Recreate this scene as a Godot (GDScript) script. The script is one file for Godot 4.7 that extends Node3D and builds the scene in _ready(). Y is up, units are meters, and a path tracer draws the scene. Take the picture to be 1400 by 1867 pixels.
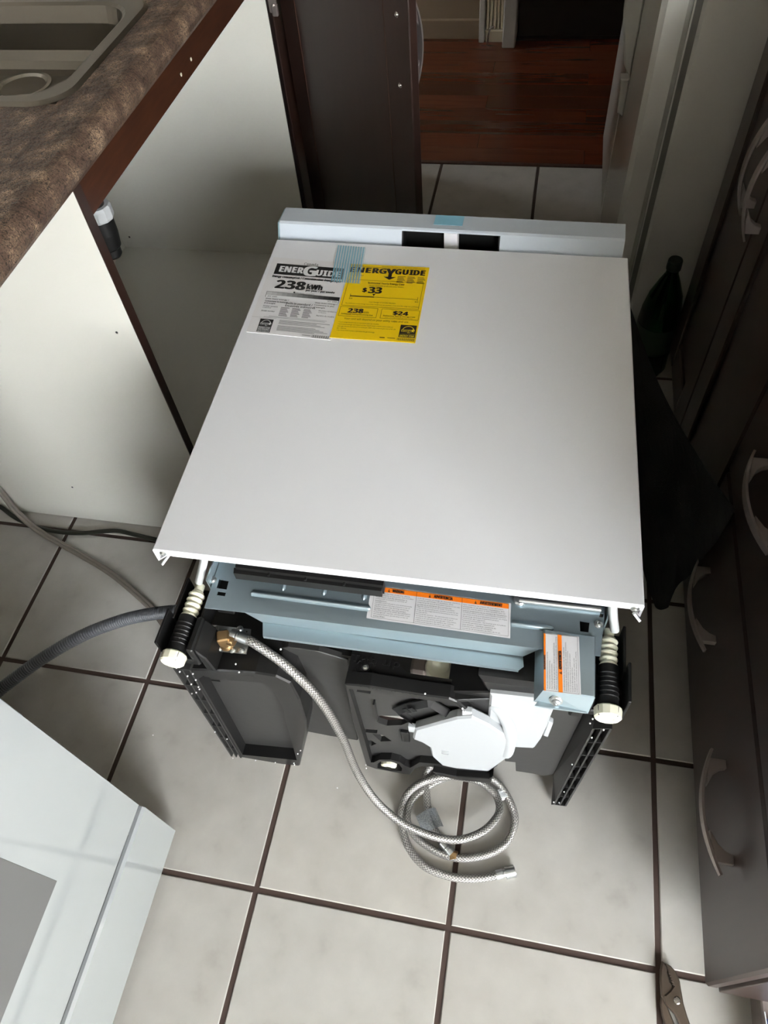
extends Node3D
# Units are metres, y is up. x runs from the sink counter (left) to the drawer cabinets (right), z towards the photographer.

const WX0 := 1.98
const WX1 := 3.8
var M := {}
var used := {}
var rng := RandomNumberGenerator.new()

# ---------------------------------------------------------------- scene set-up
func _ready():
	rng.seed = 20240611
	var cam := Camera3D.new()
	cam.name = "camera"
	cam.transform = Transform3D(Basis(Vector3(0.980529, -0.073319, -0.182171), Vector3(-0.105842, 0.584077, -0.804768), Vector3(0.165407, 0.808380, 0.564944)), Vector3(1.01418, 1.37681, 0.81133))
	cam.fov = 69.6548
	cam.near = 0.02
	cam.far = 60.0
	add_child(cam, true)
	cam.current = true
	var env := Environment.new()
	var sm := ProceduralSkyMaterial.new()
	sm.sky_top_color = Color(0.90, 0.92, 0.94)
	sm.sky_horizon_color = Color(0.95, 0.95, 0.94)
	sm.ground_horizon_color = Color(0.40, 0.40, 0.37)
	sm.ground_bottom_color = Color(0.26, 0.26, 0.24)
	sm.sun_angle_max = 0.0
	sm.energy_multiplier = 1.0
	var sky := Sky.new()
	sky.sky_material = sm
	env.background_mode = Environment.BG_SKY
	env.sky = sky
	env.background_energy_multiplier = 8.0
	env.ambient_light_source = Environment.AMBIENT_SOURCE_DISABLED
	env.tonemap_mode = Environment.TONE_MAPPER_LINEAR
	env.tonemap_exposure = 8.2
	env.sdfgi_enabled = true
	env.ssao_enabled = true
	env.ssil_enabled = true
	var we := WorldEnvironment.new()
	we.name = "world_environment"
	we.environment = env
	add_child(we, true)
	make_materials()
	room()
	tiles()
	hall()
	sink_run()
	dishwasher()
	kitchen_range()
	fridge()
	right_cabinets()
	hoses()
	small_things()

# ---------------------------------------------------------------- materials
func noise_tex(freq: float, sd: int, c: Array, octaves := 4, size := 512, kind := FastNoiseLite.TYPE_SIMPLEX_SMOOTH) -> NoiseTexture2D:
	var n := FastNoiseLite.new()
	n.noise_type = kind
	n.frequency = freq
	n.seed = sd
	n.fractal_octaves = octaves
	var t := NoiseTexture2D.new()
	t.width = size
	t.height = size
	t.seamless = true
	t.noise = n
	if c.size():
		var g := Gradient.new()
		var offs := PackedFloat32Array()
		var cols := PackedColorArray()
		for e in c:
			offs.append(e[0])
			cols.append(e[1])
		g.offsets = offs
		g.colors = cols
		t.color_ramp = g
	return t

func bump_tex(freq: float, sd: int, strength: float, octaves := 3) -> NoiseTexture2D:
	var t := noise_tex(freq, sd, [], octaves, 256)
	t.as_normal_map = true
	t.bump_strength = strength
	return t

func mat(key: String, c: Color, rough := 0.5, metal := 0.0) -> StandardMaterial3D:
	var m := StandardMaterial3D.new()
	m.resource_name = key
	m.albedo_color = c
	m.roughness = rough
	m.metallic = metal
	M[key] = m
	return m

func tri_tex(m: StandardMaterial3D, t: Texture2D, sc: Vector3, world := true):
	m.albedo_texture = t
	m.uv1_triplanar = true
	m.uv1_world_triplanar = world
	m.uv1_scale = sc

func speckle_image() -> ImageTexture:
	# the mottled brown stone print of the laminate counter
	var n := 640
	var im := Image.create(n, n, true, Image.FORMAT_RGB8)
	var a := FastNoiseLite.new()
	a.seed = 5
	a.frequency = 0.011
	a.fractal_octaves = 3
	var b := FastNoiseLite.new()
	b.seed = 9
	b.frequency = 0.045
	b.fractal_octaves = 5
	b.fractal_gain = 0.65
	var d := FastNoiseLite.new()
	d.seed = 17
	d.frequency = 0.14
	d.fractal_octaves = 3
	var base := Color(0.34, 0.27, 0.23)
	var tan := Color(0.74, 0.64, 0.53)
	var dark := Color(0.09, 0.065, 0.06)
	for y in n:
		for x in n:
			var s := a.get_noise_2d(x, y)
			var t := b.get_noise_2d(x, y)
			var u := d.get_noise_2d(x, y)
			var col := base.lerp(tan, clampf(0.27 + s * 1.1 + t * 0.9 + u * 2.3, 0.0, 1.0))
			col = col.lerp(dark, clampf((t * 1.0 + u * 2.2 - s * 0.3 - 0.16) * 2.4, 0.0, 1.0) * 0.9)
			im.set_pixel(x, y, col)
	im.generate_mipmaps()
	return ImageTexture.create_from_image(im)

func braid_images() -> Array:
	var n := 64
	var im := Image.create(n, n, false, Image.FORMAT_RGB8)
	var hm := Image.create(n, n, false, Image.FORMAT_RGB8)
	for y in n:
		for x in n:
			var p := fposmod(float(x + y) / n * 4.0, 1.0)
			var q := fposmod(float(x - y) / n * 4.0, 1.0)
			var over := (int(floor(float(x + y) / n * 4.0)) + int(floor(float(x - y) / n * 4.0))) % 2 == 0
			var s := p if over else q
			var h := pow(sin(PI * s), 0.6)
			var strand := 0.75 + 0.25 * absf(sin(PI * 3.0 * (q if over else p)))
			var v := clampf(h * strand, 0.0, 1.0)
			im.set_pixel(x, y, Color(0.22, 0.21, 0.20).lerp(Color(0.80, 0.79, 0.77), v))
			hm.set_pixel(x, y, Color(v, v, v))
	hm.bump_map_to_normal_map(3.0)
	return [ImageTexture.create_from_image(im), ImageTexture.create_from_image(hm)]

func make_materials():
	var m := mat("tile", Color(1, 1, 1), 0.42)
	m.metallic_specular = 0.4
	var tt := noise_tex(0.012, 3, [[0.0, Color(0.65, 0.635, 0.61)], [0.3, Color(0.692, 0.679, 0.654)], [0.6, Color(0.705, 0.693, 0.67)], [1.0, Color(0.725, 0.715, 0.69)]], 5)
	tri_tex(m, tt, Vector3(1.9, 1.9, 1.9))
	for k in 3:
		var v: StandardMaterial3D = m.duplicate()
		v.uv1_offset = Vector3(0.31 * k + 0.1, 0.0, 0.47 * k)
		v.albedo_color = [Color(0.985, 0.985, 0.98), Color(1, 0.995, 0.985), Color(0.965, 0.962, 0.955)][k]
		M["tile_%d" % k] = v
	m = mat("grout", Color(0.27, 0.21, 0.185), 0.9)
	m = mat("white_wall", Color(0.80, 0.785, 0.75), 0.85)
	m = mat("taupe_wall", Color(0.80, 0.78, 0.745), 0.85)
	m = mat("beige_wall", Color(0.56, 0.49, 0.40), 0.8)
	m = mat("ceiling", Color(0.93, 0.92, 0.90), 0.9)
	m = mat("white_trim", Color(0.80, 0.785, 0.75), 0.45)
	m = mat("enamel", Color(0.885, 0.89, 0.905), 0.3)
	m.clearcoat_enabled = true
	m.clearcoat = 0.4
	m.clearcoat_roughness = 0.12
	m = mat("enamel_gloss", Color(0.63, 0.645, 0.65), 0.06)
	m.metallic_specular = 0.6
	m.clearcoat_enabled = true
	m.clearcoat = 1.0
	m.clearcoat_roughness = 0.02
	m = mat("fridge_white", Color(0.74, 0.73, 0.70), 0.22)
	m.metallic_specular = 0.6
	m = mat("gasket", Color(0.42, 0.41, 0.39), 0.6)
	m = mat("console_white", Color(0.72, 0.75, 0.78), 0.25)
	m = mat("melamine", Color(0.81, 0.802, 0.768), 0.45)
	m = mat("white_plastic", Color(0.65, 0.66, 0.665), 0.5)
	m = mat("cream_plastic", Color(0.90, 0.89, 0.80), 0.4)
	m = mat("clear_white", Color(0.86, 0.87, 0.87), 0.3)
	m = mat("galvanized", Color(0.69, 0.755, 0.785), 0.38, 0.8)
	m.normal_enabled = true
	m.normal_texture = bump_tex(0.05, 21, 0.6)
	m.normal_scale = 0.12
	m.uv1_triplanar = true
	m.uv1_scale = Vector3(3, 3, 3)
	m = mat("zinc", Color(0.78, 0.79, 0.79), 0.3, 0.95)
	m = mat("chrome", Color(0.80, 0.79, 0.77), 0.2, 1.0)
	m = mat("nickel", Color(0.66, 0.62, 0.60), 0.36, 0.8)
	m = mat("brass", Color(0.68, 0.56, 0.40), 0.34, 0.9)
	m = mat("black_plastic", Color(0.115, 0.112, 0.112), 0.34)
	m.metallic_specular = 0.42
	m = mat("satin_black", Color(0.185, 0.182, 0.178), 0.5)
	m.metallic_specular = 0.5
	m.normal_enabled = true
	m.normal_texture = bump_tex(0.03, 33, 1.0)
	m.normal_scale = 0.15
	m.uv1_triplanar = true
	m.uv1_scale = Vector3(4, 4, 4)
	m = mat("deep_black", Color(0.035, 0.034, 0.034), 0.5)
	m = mat("hole", Color(0.025, 0.025, 0.025), 0.85)
	m = mat("felt", Color(0.27, 0.265, 0.26), 0.95)
	m = mat("counter", Color(1, 1, 1), 0.42)
	tri_tex(m, speckle_image(), Vector3(2.9, 2.9, 2.9))
	m.normal_enabled = true
	m.normal_texture = bump_tex(0.12, 41, 3.0)
	m.normal_scale = 0.3
	m = mat("steel_sink", Color(0.54, 0.52, 0.49), 0.3, 1.0)
	m = mat("espresso", Color(1, 1, 1), 0.38)
	tri_tex(m, noise_tex(0.02, 51, [[0.0, Color(0.150, 0.094, 0.078)], [0.5, Color(0.172, 0.108, 0.088)], [1.0, Color(0.192, 0.122, 0.10)]], 4), Vector3(6, 0.8, 6))
	m.metallic_specular = 0.6
	m.clearcoat_enabled = true
	m.clearcoat = 0.2
	m.clearcoat_roughness = 0.2
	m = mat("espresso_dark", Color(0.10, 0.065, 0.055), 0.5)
	m = mat("red_brown", Color(1, 1, 1), 0.42)
	tri_tex(m, noise_tex(0.02, 57, [[0.0, Color(0.20, 0.105, 0.068)], [0.55, Color(0.245, 0.135, 0.085)], [1.0, Color(0.29, 0.165, 0.108)]], 4), Vector3(7, 7, 0.9))
	for k in 4:
		m = mat("plank_%d" % k, [Color(1, 1, 1), Color(0.9, 0.88, 0.86), Color(1.0, 0.95, 0.92), Color(0.84, 0.82, 0.80)][k], 0.26)
		tri_tex(m, noise_tex(0.012, 61 + k, [[0.0, Color(0.35, 0.19, 0.125)], [0.45, Color(0.385, 0.212, 0.138)], [0.7, Color(0.40, 0.225, 0.145)], [1.0, Color(0.37, 0.20, 0.13)]], 4, 256), Vector3(0.7, 3, 9))
	m = mat("yellow", Color(0.93, 0.78, 0.02), 0.45)
	m = mat("paper", Color(0.86, 0.855, 0.86), 0.4)
	m = mat("print", Color(1, 1, 1), 0.6)
	m.vertex_color_use_as_albedo = true
	m = mat("tape_blue", Color(0.50, 0.70, 0.78), 0.4)
	m = mat("tape_film", Color(0.72, 0.84, 0.87, 0.32), 0.3)
	m.transparency = BaseMaterial3D.TRANSPARENCY_ALPHA
	m = mat("tape_line", Color(0.42, 0.66, 0.74, 0.75), 0.35)
	m.transparency = BaseMaterial3D.TRANSPARENCY_ALPHA
	m = mat("film", Color(0.66, 0.80, 0.84, 0.45), 0.3)
	m.transparency = BaseMaterial3D.TRANSPARENCY_ALPHA
	m = mat("hose_grey", Color(0.33, 0.335, 0.35), 0.42)
	m = mat("cord_grey", Color(0.46, 0.435, 0.40), 0.5)
	m = mat("cord_dark", Color(0.12, 0.125, 0.095), 0.45)
	var br := braid_images()
	m = mat("braid", Color(1, 1, 1), 0.33, 0.75)
	m.albedo_texture = br[0]
	m.normal_enabled = true
	m.normal_texture = br[1]
	m.normal_scale = 0.8
	m = mat("oven_glass", Color(0.40, 0.40, 0.40), 0.1)
	m = mat("groove", Color(0.2, 0.2, 0.205), 0.5)
	m = mat("bottle_green", Color(0.02, 0.22, 0.06), 0.12)
	m.refraction_enabled = true
	m.refraction_scale = 0.045
	m.albedo_color.a = 0.35
	m.transparency = BaseMaterial3D.TRANSPARENCY_ALPHA
	m = mat("bottle_label", Color(0.14, 0.22, 0.15), 0.5)
	m = mat("cap_dark", Color(0.03, 0.10, 0.05), 0.5)
	m = mat("cloth_black", Color(0.075, 0.08, 0.09), 0.95)
	m.normal_enabled = true
	m.normal_texture = bump_tex(0.2, 71, 4.0)
	m.uv1_triplanar = true
	m.uv1_scale = Vector3(9, 9, 9)
	m = mat("pliers", Color(0.42, 0.375, 0.335), 0.38, 0.85)
	m = mat("foam", Color(0.95, 0.95, 0.95), 0.8)
	m = mat("hall_dark", Color(0.13, 0.105, 0.095), 0.5)
	m = mat("radiator", Color(0.90, 0.86, 0.76), 0.4)
	m = mat("mud", Color(0.47, 0.43, 0.41), 0.5)
	m = mat("cloth_blue", Color(0.24, 0.30, 0.46), 0.9)
	m = mat("cloth_white", Color(0.85, 0.87, 0.88), 0.9)
	m = mat("glass", Color(0.95, 0.98, 0.97, 0.06), 0.0)
	m.transparency = BaseMaterial3D.TRANSPARENCY_ALPHA
	m = mat("silver_tag", Color(1, 1, 1), 0.35, 0.3)
	tri_tex(m, noise_tex(0.15, 81, [[0.0, Color(0.40, 0.41, 0.42)], [0.5, Color(0.62, 0.64, 0.65)], [1.0, Color(0.85, 0.86, 0.86)]], 2, 128), Vector3(18, 18, 18))
	m = mat("water_grey", Color(0.12, 0.12, 0.125), 0.5)

# ---------------------------------------------------------------- mesh helpers
func S() -> SurfaceTool:
	var st := SurfaceTool.new()
	st.begin(Mesh.PRIMITIVE_TRIANGLES)
	return st

func tri(st: SurfaceTool, a: Vector3, b: Vector3, c: Vector3, out := Vector3.ZERO):
	var n := (c - a).cross(b - a)
	if n.length_squared() < 1e-20:
		return
	if out != Vector3.ZERO and n.dot(out) < 0.0:
		var t := b
		b = c
		c = t
		n = -n
	n = n.normalized()
	for p in [a, b, c]:
		st.set_normal(n)
		st.set_uv(Vector2.ZERO)
		st.add_vertex(p)

func quad(st: SurfaceTool, a: Vector3, b: Vector3, c: Vector3, d: Vector3, out := Vector3.ZERO):
	tri(st, a, b, c, out)
	tri(st, a, c, d, out)

func at(p: Vector2, ax: String, w: float) -> Vector3:
	if ax == "x":
		return Vector3(w, p.y, p.x)
	if ax == "y":
		return Vector3(p.x, w, p.y)
	return Vector3(p.x, p.y, w)

func axv(ax: String) -> Vector3:
	return Vector3(1, 0, 0) if ax == "x" else (Vector3(0, 1, 0) if ax == "y" else Vector3(0, 0, 1))

func inset(poly: Array, d: float) -> Array:
	var n := poly.size()
	var area := 0.0
	for i in n:
		var p: Vector2 = poly[i]
		area += p.cross(poly[(i + 1) % n])
	var s := signf(area)
	var out := []
	for i in n:
		var p: Vector2 = poly[i]
		var a: Vector2 = (p - poly[(i + n - 1) % n]).normalized()
		var b: Vector2 = (poly[(i + 1) % n] - p).normalized()
		var na := Vector2(-a.y, a.x) * s
		var nb := Vector2(-b.y, b.x) * s
		var m := (na + nb).normalized()
		out.append(p + m * d / maxf(0.4, m.dot(na)))
	return out

func ring(st: SurfaceTool, pa: Array, wa: float, pb: Array, wb: float, ax: String, sgn: float, bias := 0.0):
	var n := pa.size()
	for i in n:
		var j := (i + 1) % n
		var e: Vector2 = pa[j] - pa[i]
		var o := at(Vector2(e.y, -e.x).normalized() * sgn, ax, 0.0) + axv(ax) * bias
		quad(st, at(pa[i], ax, wa), at(pa[j], ax, wa), at(pb[j], ax, wb), at(pb[i], ax, wb), o)

# a flat outline given depth along an axis, with bevelled rims
func prism(st: SurfaceTool, poly: Array, ax: String, lo: float, hi: float, bev := 0.0):
	var n := poly.size()
	var area := 0.0
	for i in n:
		var p: Vector2 = poly[i]
		area += p.cross(poly[(i + 1) % n])
	var s := signf(area)
	if lo > hi:
		var t := lo
		lo = hi
		hi = t
	var ins := inset(poly, bev) if bev > 0.0 else poly
	ring(st, poly, lo + bev, poly, hi - bev, ax, s)
	if bev > 0.0:
		ring(st, poly, hi - bev, ins, hi, ax, s, 1.0)
		ring(st, poly, lo + bev, ins, lo, ax, s, -1.0)
	var idx := Geometry2D.triangulate_polygon(PackedVector2Array(ins))
	for k in range(0, idx.size(), 3):
		for w in [lo, hi]:
			tri(st, at(ins[idx[k]], ax, w), at(ins[idx[k + 1]], ax, w), at(ins[idx[k + 2]], ax, w), axv(ax) * (1.0 if w == hi else -1.0))

func rect(a: float, b: float, c: float, d: float) -> Array:
	return [Vector2(a, b), Vector2(c, b), Vector2(c, d), Vector2(a, d)]

func rrect(a: float, b: float, c: float, d: float, r: float, k := 4) -> Array:
	var out := []
	var cs := [Vector2(c - r, d - r), Vector2(a + r, d - r), Vector2(a + r, b + r), Vector2(c - r, b + r)]
	for q in 4:
		for i in k + 1:
			var t := PI / 2 * (q + float(i) / k)
			out.append(cs[q] + Vector2(cos(t), sin(t)) * r)
	return out

# a box with all edges chamfered
func box(st: SurfaceTool, lo: Vector3, hi: Vector3, bev := 0.0):
	var c := (lo + hi) / 2
	var h := (hi - lo) / 2
	bev = minf(bev, 0.45 * minf(h.x, minf(h.y, h.z)))
	var f := func(s: Vector3, k: int) -> Vector3:
		var v := h - Vector3.ONE * bev
		v[k] = h[k]
		return c + s * v
	for k in 3:
		for sg in [-1.0, 1.0]:
			var pts := []
			for q in [[-1, -1], [1, -1], [1, 1], [-1, 1]]:
				var s := Vector3.ZERO
				s[k] = sg
				s[(k + 1) % 3] = q[0]
				s[(k + 2) % 3] = q[1]
				pts.append(f.call(s, k))
			var o := Vector3.ZERO
			o[k] = sg
			quad(st, pts[0], pts[1], pts[2], pts[3], o)
	if bev <= 0.0:
		return
	for k in 3:
		var a := (k + 1) % 3
		var b := (k + 2) % 3
		for sa in [-1.0, 1.0]:
			for sb in [-1.0, 1.0]:
				var s0 := Vector3.ZERO
				s0[a] = sa
				s0[b] = sb
				s0[k] = -1
				var s1 := s0
				s1[k] = 1
				var o := Vector3.ZERO
				o[a] = sa
				o[b] = sb
				quad(st, f.call(s0, a), f.call(s1, a), f.call(s1, b), f.call(s0, b), o)
	for sx in [-1.0, 1.0]:
		for sy in [-1.0, 1.0]:
			for sz in [-1.0, 1.0]:
				var s := Vector3(sx, sy, sz)
				tri(st, f.call(s, 0), f.call(s, 1), f.call(s, 2), s)

func smooth(pts: Array, per := 8) -> PackedVector3Array:
	var out := PackedVector3Array()
	for i in pts.size() - 1:
		var a: Vector3 = pts[maxi(i - 1, 0)]
		var b: Vector3 = pts[i]
		var c: Vector3 = pts[i + 1]
		var d: Vector3 = pts[mini(i + 2, pts.size() - 1)]
		for k in per:
			out.append(b.cubic_interpolate(c, a, d, float(k) / per))
	out.append(pts[-1])
	return out

# a swept round bar; radii may be one number or one per point; flat squashes it vertically
func tube(st: SurfaceTool, pts, radii, sides := 10, vscale := 1.0, uturns := 1.0, flat := 1.0):
	var n: int = pts.size()
	var t0: Vector3 = (pts[1] - pts[0]).normalized()
	var up := Vector3.UP if absf(t0.y) < 0.9 else Vector3.RIGHT
	var u := t0.cross(up).normalized()
	var rings := []
	var norms := []
	var lens := []
	var run := 0.0
	for i in n:
		var t: Vector3 = (pts[mini(i + 1, n - 1)] - pts[maxi(i - 1, 0)]).normalized()
		u = (u - t * u.dot(t)).normalized()
		var v := t.cross(u)
		var r: float = radii[i] if radii is Array or radii is PackedFloat32Array else radii
		var slope := 0.0
		if radii is Array or radii is PackedFloat32Array:
			var i0 := maxi(i - 1, 0)
			var i1 := mini(i + 1, n - 1)
			slope = (radii[i1] - radii[i0]) / maxf(1e-5, (pts[i1] - pts[i0]).length())
		if i:
			run += (pts[i] - pts[i - 1]).length()
		lens.append(run)
		var rr := []
		var nn := []
		for k in sides + 1:
			var a := TAU * k / sides
			var d := u * cos(a) + v * sin(a) * flat
			rr.append(pts[i] + d * r)
			nn.append((d - t * slope).normalized())
		rings.append(rr)
		norms.append(nn)
	for i in n - 1:
		for k in sides:
			for q in [[i, k], [i + 1, k], [i + 1, k + 1], [i, k], [i + 1, k + 1], [i, k + 1]]:
				st.set_normal(norms[q[0]][q[1]])
				st.set_uv(Vector2(uturns * q[1] / sides, lens[q[0]] * vscale))
				st.add_vertex(rings[q[0]][q[1]])
	for e in [0, n - 1]:
		var o: Vector3 = (pts[0] - pts[1]) if e == 0 else (pts[n - 1] - pts[n - 2])
		for k in range(1, sides - 1):
			tri(st, rings[e][0], rings[e][k], rings[e][k + 1], o)

# profile of (radius, height) turned about the y axis of xf
func lathe(st: SurfaceTool, prof: Array, xf := Transform3D(), seg := 24, round_ := true):
	for i in prof.size() - 1:
		var p: Vector2 = prof[i]
		var q: Vector2 = prof[i + 1]
		var e := q - p
		for k in seg:
			var a0 := TAU * k / seg
			var a1 := TAU * (k + 1) / seg
			var f := func(r: Vector2, a: float) -> Vector3: return xf * Vector3(r.x * cos(a), r.y, r.x * sin(a))
			var g := func(a: float) -> Vector3: return (xf.basis * Vector3(e.y * cos(a), -e.x, e.y * sin(a))).normalized()
			var am := (a0 + a1) / 2
			for s in [[p, a0], [q, a1], [q, a0], [p, a0], [p, a1], [q, a1]]:
				st.set_normal(g.call(s[1] if round_ else am))
				st.set_uv(Vector2(s[1] / TAU, s[0].y))
				st.add_vertex(f.call(s[0], s[1]))

func disc(r: float, h: float, b: float) -> Array:
	return [Vector2(0.0, 0.0), Vector2(r - b, 0.0), Vector2(r, b), Vector2(r, h - b), Vector2(r - b, h), Vector2(0.0, h)]

# a frame whose y axis points along dir
func towards(o: Vector3, dir: Vector3) -> Transform3D:
	var y := dir.normalized()
	var h := Vector3.RIGHT if absf(y.x) < 0.8 else Vector3.UP
	var z := h.cross(y).normalized()
	return Transform3D(Basis(y.cross(z), y, z), o)

func screw(st: SurfaceTool, o: Vector3, dir: Vector3, r := 0.005):
	var xf := towards(o, dir)
	lathe(st, [Vector2(r * 1.25, 0.0), Vector2(r * 1.25, r * 0.15), Vector2(r, r * 0.3), Vector2(r * 0.85, r * 0.65), Vector2(r * 0.45, r * 0.85), Vector2(r * 0.3, r * 0.45), Vector2(0.0, r * 0.4)], xf, 14)
	for a in 4:
		var d := xf.basis * Vector3(cos(a * PI / 2 + 0.4), 0, sin(a * PI / 2 + 0.4))
		tube(st, [xf * Vector3(0, r * 0.5, 0) + d * r * 0.3, xf * Vector3(0, r * 0.62, 0) + d * r * 0.75], r * 0.1, 5)

# ---------------------------------------------------------------- objects
func numbered(called: String) -> String:
	if not used.has(called):
		used[called] = 0
		return called
	used[called] += 1
	return "%s_%03d" % [called, used[called]]

func thing(called: String, label: String, category: String, group := "") -> Node3D:
	var o := Node3D.new()
	o.name = numbered(called)
	add_child(o)
	tag(o, label, category, group)
	return o

func tag(o: Node, label: String, category: String, group := ""):
	o.set_meta("label", label)
	o.set_meta("category", category)
	if group:
		o.set_meta("group", group)

func obj(called: String, st: SurfaceTool, m: String, parent: Node = self, label := "") -> MeshInstance3D:
	var o := MeshInstance3D.new()
	o.name = numbered(called) if parent == self else called
	o.mesh = st.commit()
	o.material_override = M[m]
	parent.add_child(o, true)
	if label:
		o.set_meta("label", label)
	return o

func struct(called: String, st: SurfaceTool, m: String, parent: Node = self) -> MeshInstance3D:
	var o := obj(called, st, m, parent)
	o.set_meta("kind", "structure")
	return o

func shell(called: String) -> Node3D:
	var o := Node3D.new()
	o.name = called
	add_child(o, true)
	o.set_meta("kind", "structure")
	return o

func bx(lo: Vector3, hi: Vector3, bev := 0.0) -> SurfaceTool:
	var st := S()
	box(st, lo, hi, bev)
	return st

func pz(poly: Array, ax: String, lo: float, hi: float, bev := 0.0) -> SurfaceTool:
	var st := S()
	prism(st, poly, ax, lo, hi, bev)
	return st

# print: flat lettering and marks laid out on a label with corner o, width u, height v (down the label)
var po: Vector3
var pu: Vector3
var pv: Vector3
var pn: Vector3
func page(o: Vector3, u: Vector3, v: Vector3):
	po = o
	pu = u
	pv = v
	pn = v.cross(u).normalized()
	if pn.y < 0.0:
		pn = -pn

func on_page(x: float, y: float, h := 0.0006) -> Vector3:
	return po + pu * x + pv * y + pn * h

func mark(st: SurfaceTool, x0: float, y0: float, x1: float, y1: float, c: Color, h := 0.0005):
	st.set_color(c)
	quad(st, on_page(x0, y0, h), on_page(x1, y0, h), on_page(x1, y1, h), on_page(x0, y1, h), pn)

func write(st: SurfaceTool, s: String, x0: float, y0: float, x1: float, y1: float, c: Color, bold := false, serif := false, h := 0.0008):
	var tm := TextMesh.new()
	var f := SystemFont.new()
	f.font_names = PackedStringArray(["Droid Serif" if serif else "Droid Sans"])
	f.font_weight = 700 if bold else 400
	tm.font = f
	tm.text = s
	tm.font_size = 24
	tm.pixel_size = 0.01
	tm.depth = 0.0
	tm.curve_step = 4.0
	tm.horizontal_alignment = HORIZONTAL_ALIGNMENT_LEFT
	var arr := tm.get_mesh_arrays()
	if arr.is_empty():
		return
	var vs: PackedVector3Array = arr[Mesh.ARRAY_VERTEX]
	if vs.is_empty():
		return
	var lo := vs[0]
	var hi := vs[0]
	for v in vs:
		lo = lo.min(v)
		hi = hi.max(v)
	var d := hi - lo
	var idx = arr[Mesh.ARRAY_INDEX]
	var n: int = idx.size() if idx != null and idx.size() else vs.size()
	st.set_color(c)
	# large bold words are struck three times side by side, which makes the strokes as heavy as the label's
	var strikes := [0.0]
	if bold and y1 - y0 > 0.03:
		var e := 0.045 * (y1 - y0) * pv.length() / pu.length()
		strikes = [-e, 0.0, e]
	var lift := -0.00012
	for e in strikes:
		lift += 0.00012
		var k := 0
		while k < n:
			var q := []
			for j in 3:
				var v: Vector3 = vs[idx[k + j]] if idx != null and idx.size() else vs[k + j]
				q.append(on_page(lerpf(x0, x1, (v.x - lo.x) / d.x) + e, lerpf(y1, y0, (v.y - lo.y) / d.y), h + lift))
			tri(st, q[0], q[1], q[2], pn)
			k += 3

# ---------------------------------------------------------------- room shell
func room():
	var w := shell("wall_left")
	struct("panel", bx(Vector3(-0.36, -0.05, -1.6), Vector3(-0.24, 2.45, 2.9)), "taupe_wall", w)
	# beyond the near end of the drawer cabinets the room widens into a dining nook with a wide picture window
	w = shell("wall_near")
	struct("panel", bx(Vector3(-0.36, -0.05, 2.9), Vector3(WX0, 2.45, 3.02)), "taupe_wall", w)
	struct("panel", bx(Vector3(WX1, -0.05, 2.9), Vector3(4.02, 2.45, 3.02)), "taupe_wall", w)
	struct("panel", bx(Vector3(WX0, 2.34, 2.9), Vector3(WX1, 2.45, 3.02)), "taupe_wall", w)
	struct("panel", bx(Vector3(WX0, -0.05, 2.9), Vector3(WX1, 0.55, 3.02)), "taupe_wall", w)
	w = shell("wall_right")
	struct("panel", bx(Vector3(2.0, -0.05, -1.6), Vector3(2.12, 2.45, 0.70)), "taupe_wall", w)
	struct("panel", bx(Vector3(2.12, -0.05, 0.58), Vector3(3.9, 2.45, 0.70)), "taupe_wall", w)
	struct("panel", bx(Vector3(3.9, -0.05, 0.58), Vector3(4.02, 2.45, 2.9)), "taupe_wall", w)
	var d := shell("window_2")
	var wm := (WX0 + WX1) / 2
	for e in [[WX0, WX0 + 0.05], [wm - 0.04, wm + 0.04], [WX1 - 0.05, WX1]]:
		struct("stile", bx(Vector3(e[0], 0.55, 2.93), Vector3(e[1], 2.34, 2.99), 0.003), "white_trim", d)
	for e in [[WX0 + 0.05, wm - 0.04], [wm + 0.04, WX1 - 0.05]]:
		struct("rail", bx(Vector3(e[0], 0.55, 2.93), Vector3(e[1], 0.61, 2.99), 0.003), "white_trim", d)
		struct("rail", bx(Vector3(e[0], 2.28, 2.93), Vector3(e[1], 2.34, 2.99), 0.003), "white_trim", d)
		struct("pane", bx(Vector3(e[0], 0.61, 2.957), Vector3(e[1], 2.28, 2.961)), "glass", d)
	struct("ceiling", bx(Vector3(-1.72, 2.45, -2.9), Vector3(4.02, 2.55, 3.02)), "ceiling")

func tiles():
	var T := 0.33
	var f := shell("floor")
	struct("grout_bed", bx(Vector3(-0.36, -0.05, -1.655), Vector3(2.12, -0.0022, 2.31)), "grout", f)
	struct("nook_floor", bx(Vector3(2.12, -0.05, 0.58), Vector3(4.02, 0.0, 3.02)), "tile", f)
	struct("nook_floor", bx(Vector3(-0.36, -0.05, 2.31), Vector3(2.12, 0.0, 3.02)), "tile", f)
	var meshes := []
	var g := 0.0045
	meshes.append(pz(rect(g, g, T - g, T - g), "y", -0.012, 0.0, 0.0016).commit())
	for i in range(-1, 6):
		for j in range(-5, 7):
			var o := MeshInstance3D.new()
			o.name = "tile"
			o.mesh = meshes[0]
			o.material_override = M["tile_%d" % rng.randi_range(0, 2)]
			o.position = Vector3(i * T, 0, j * T)
			f.add_child(o, true)

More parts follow.
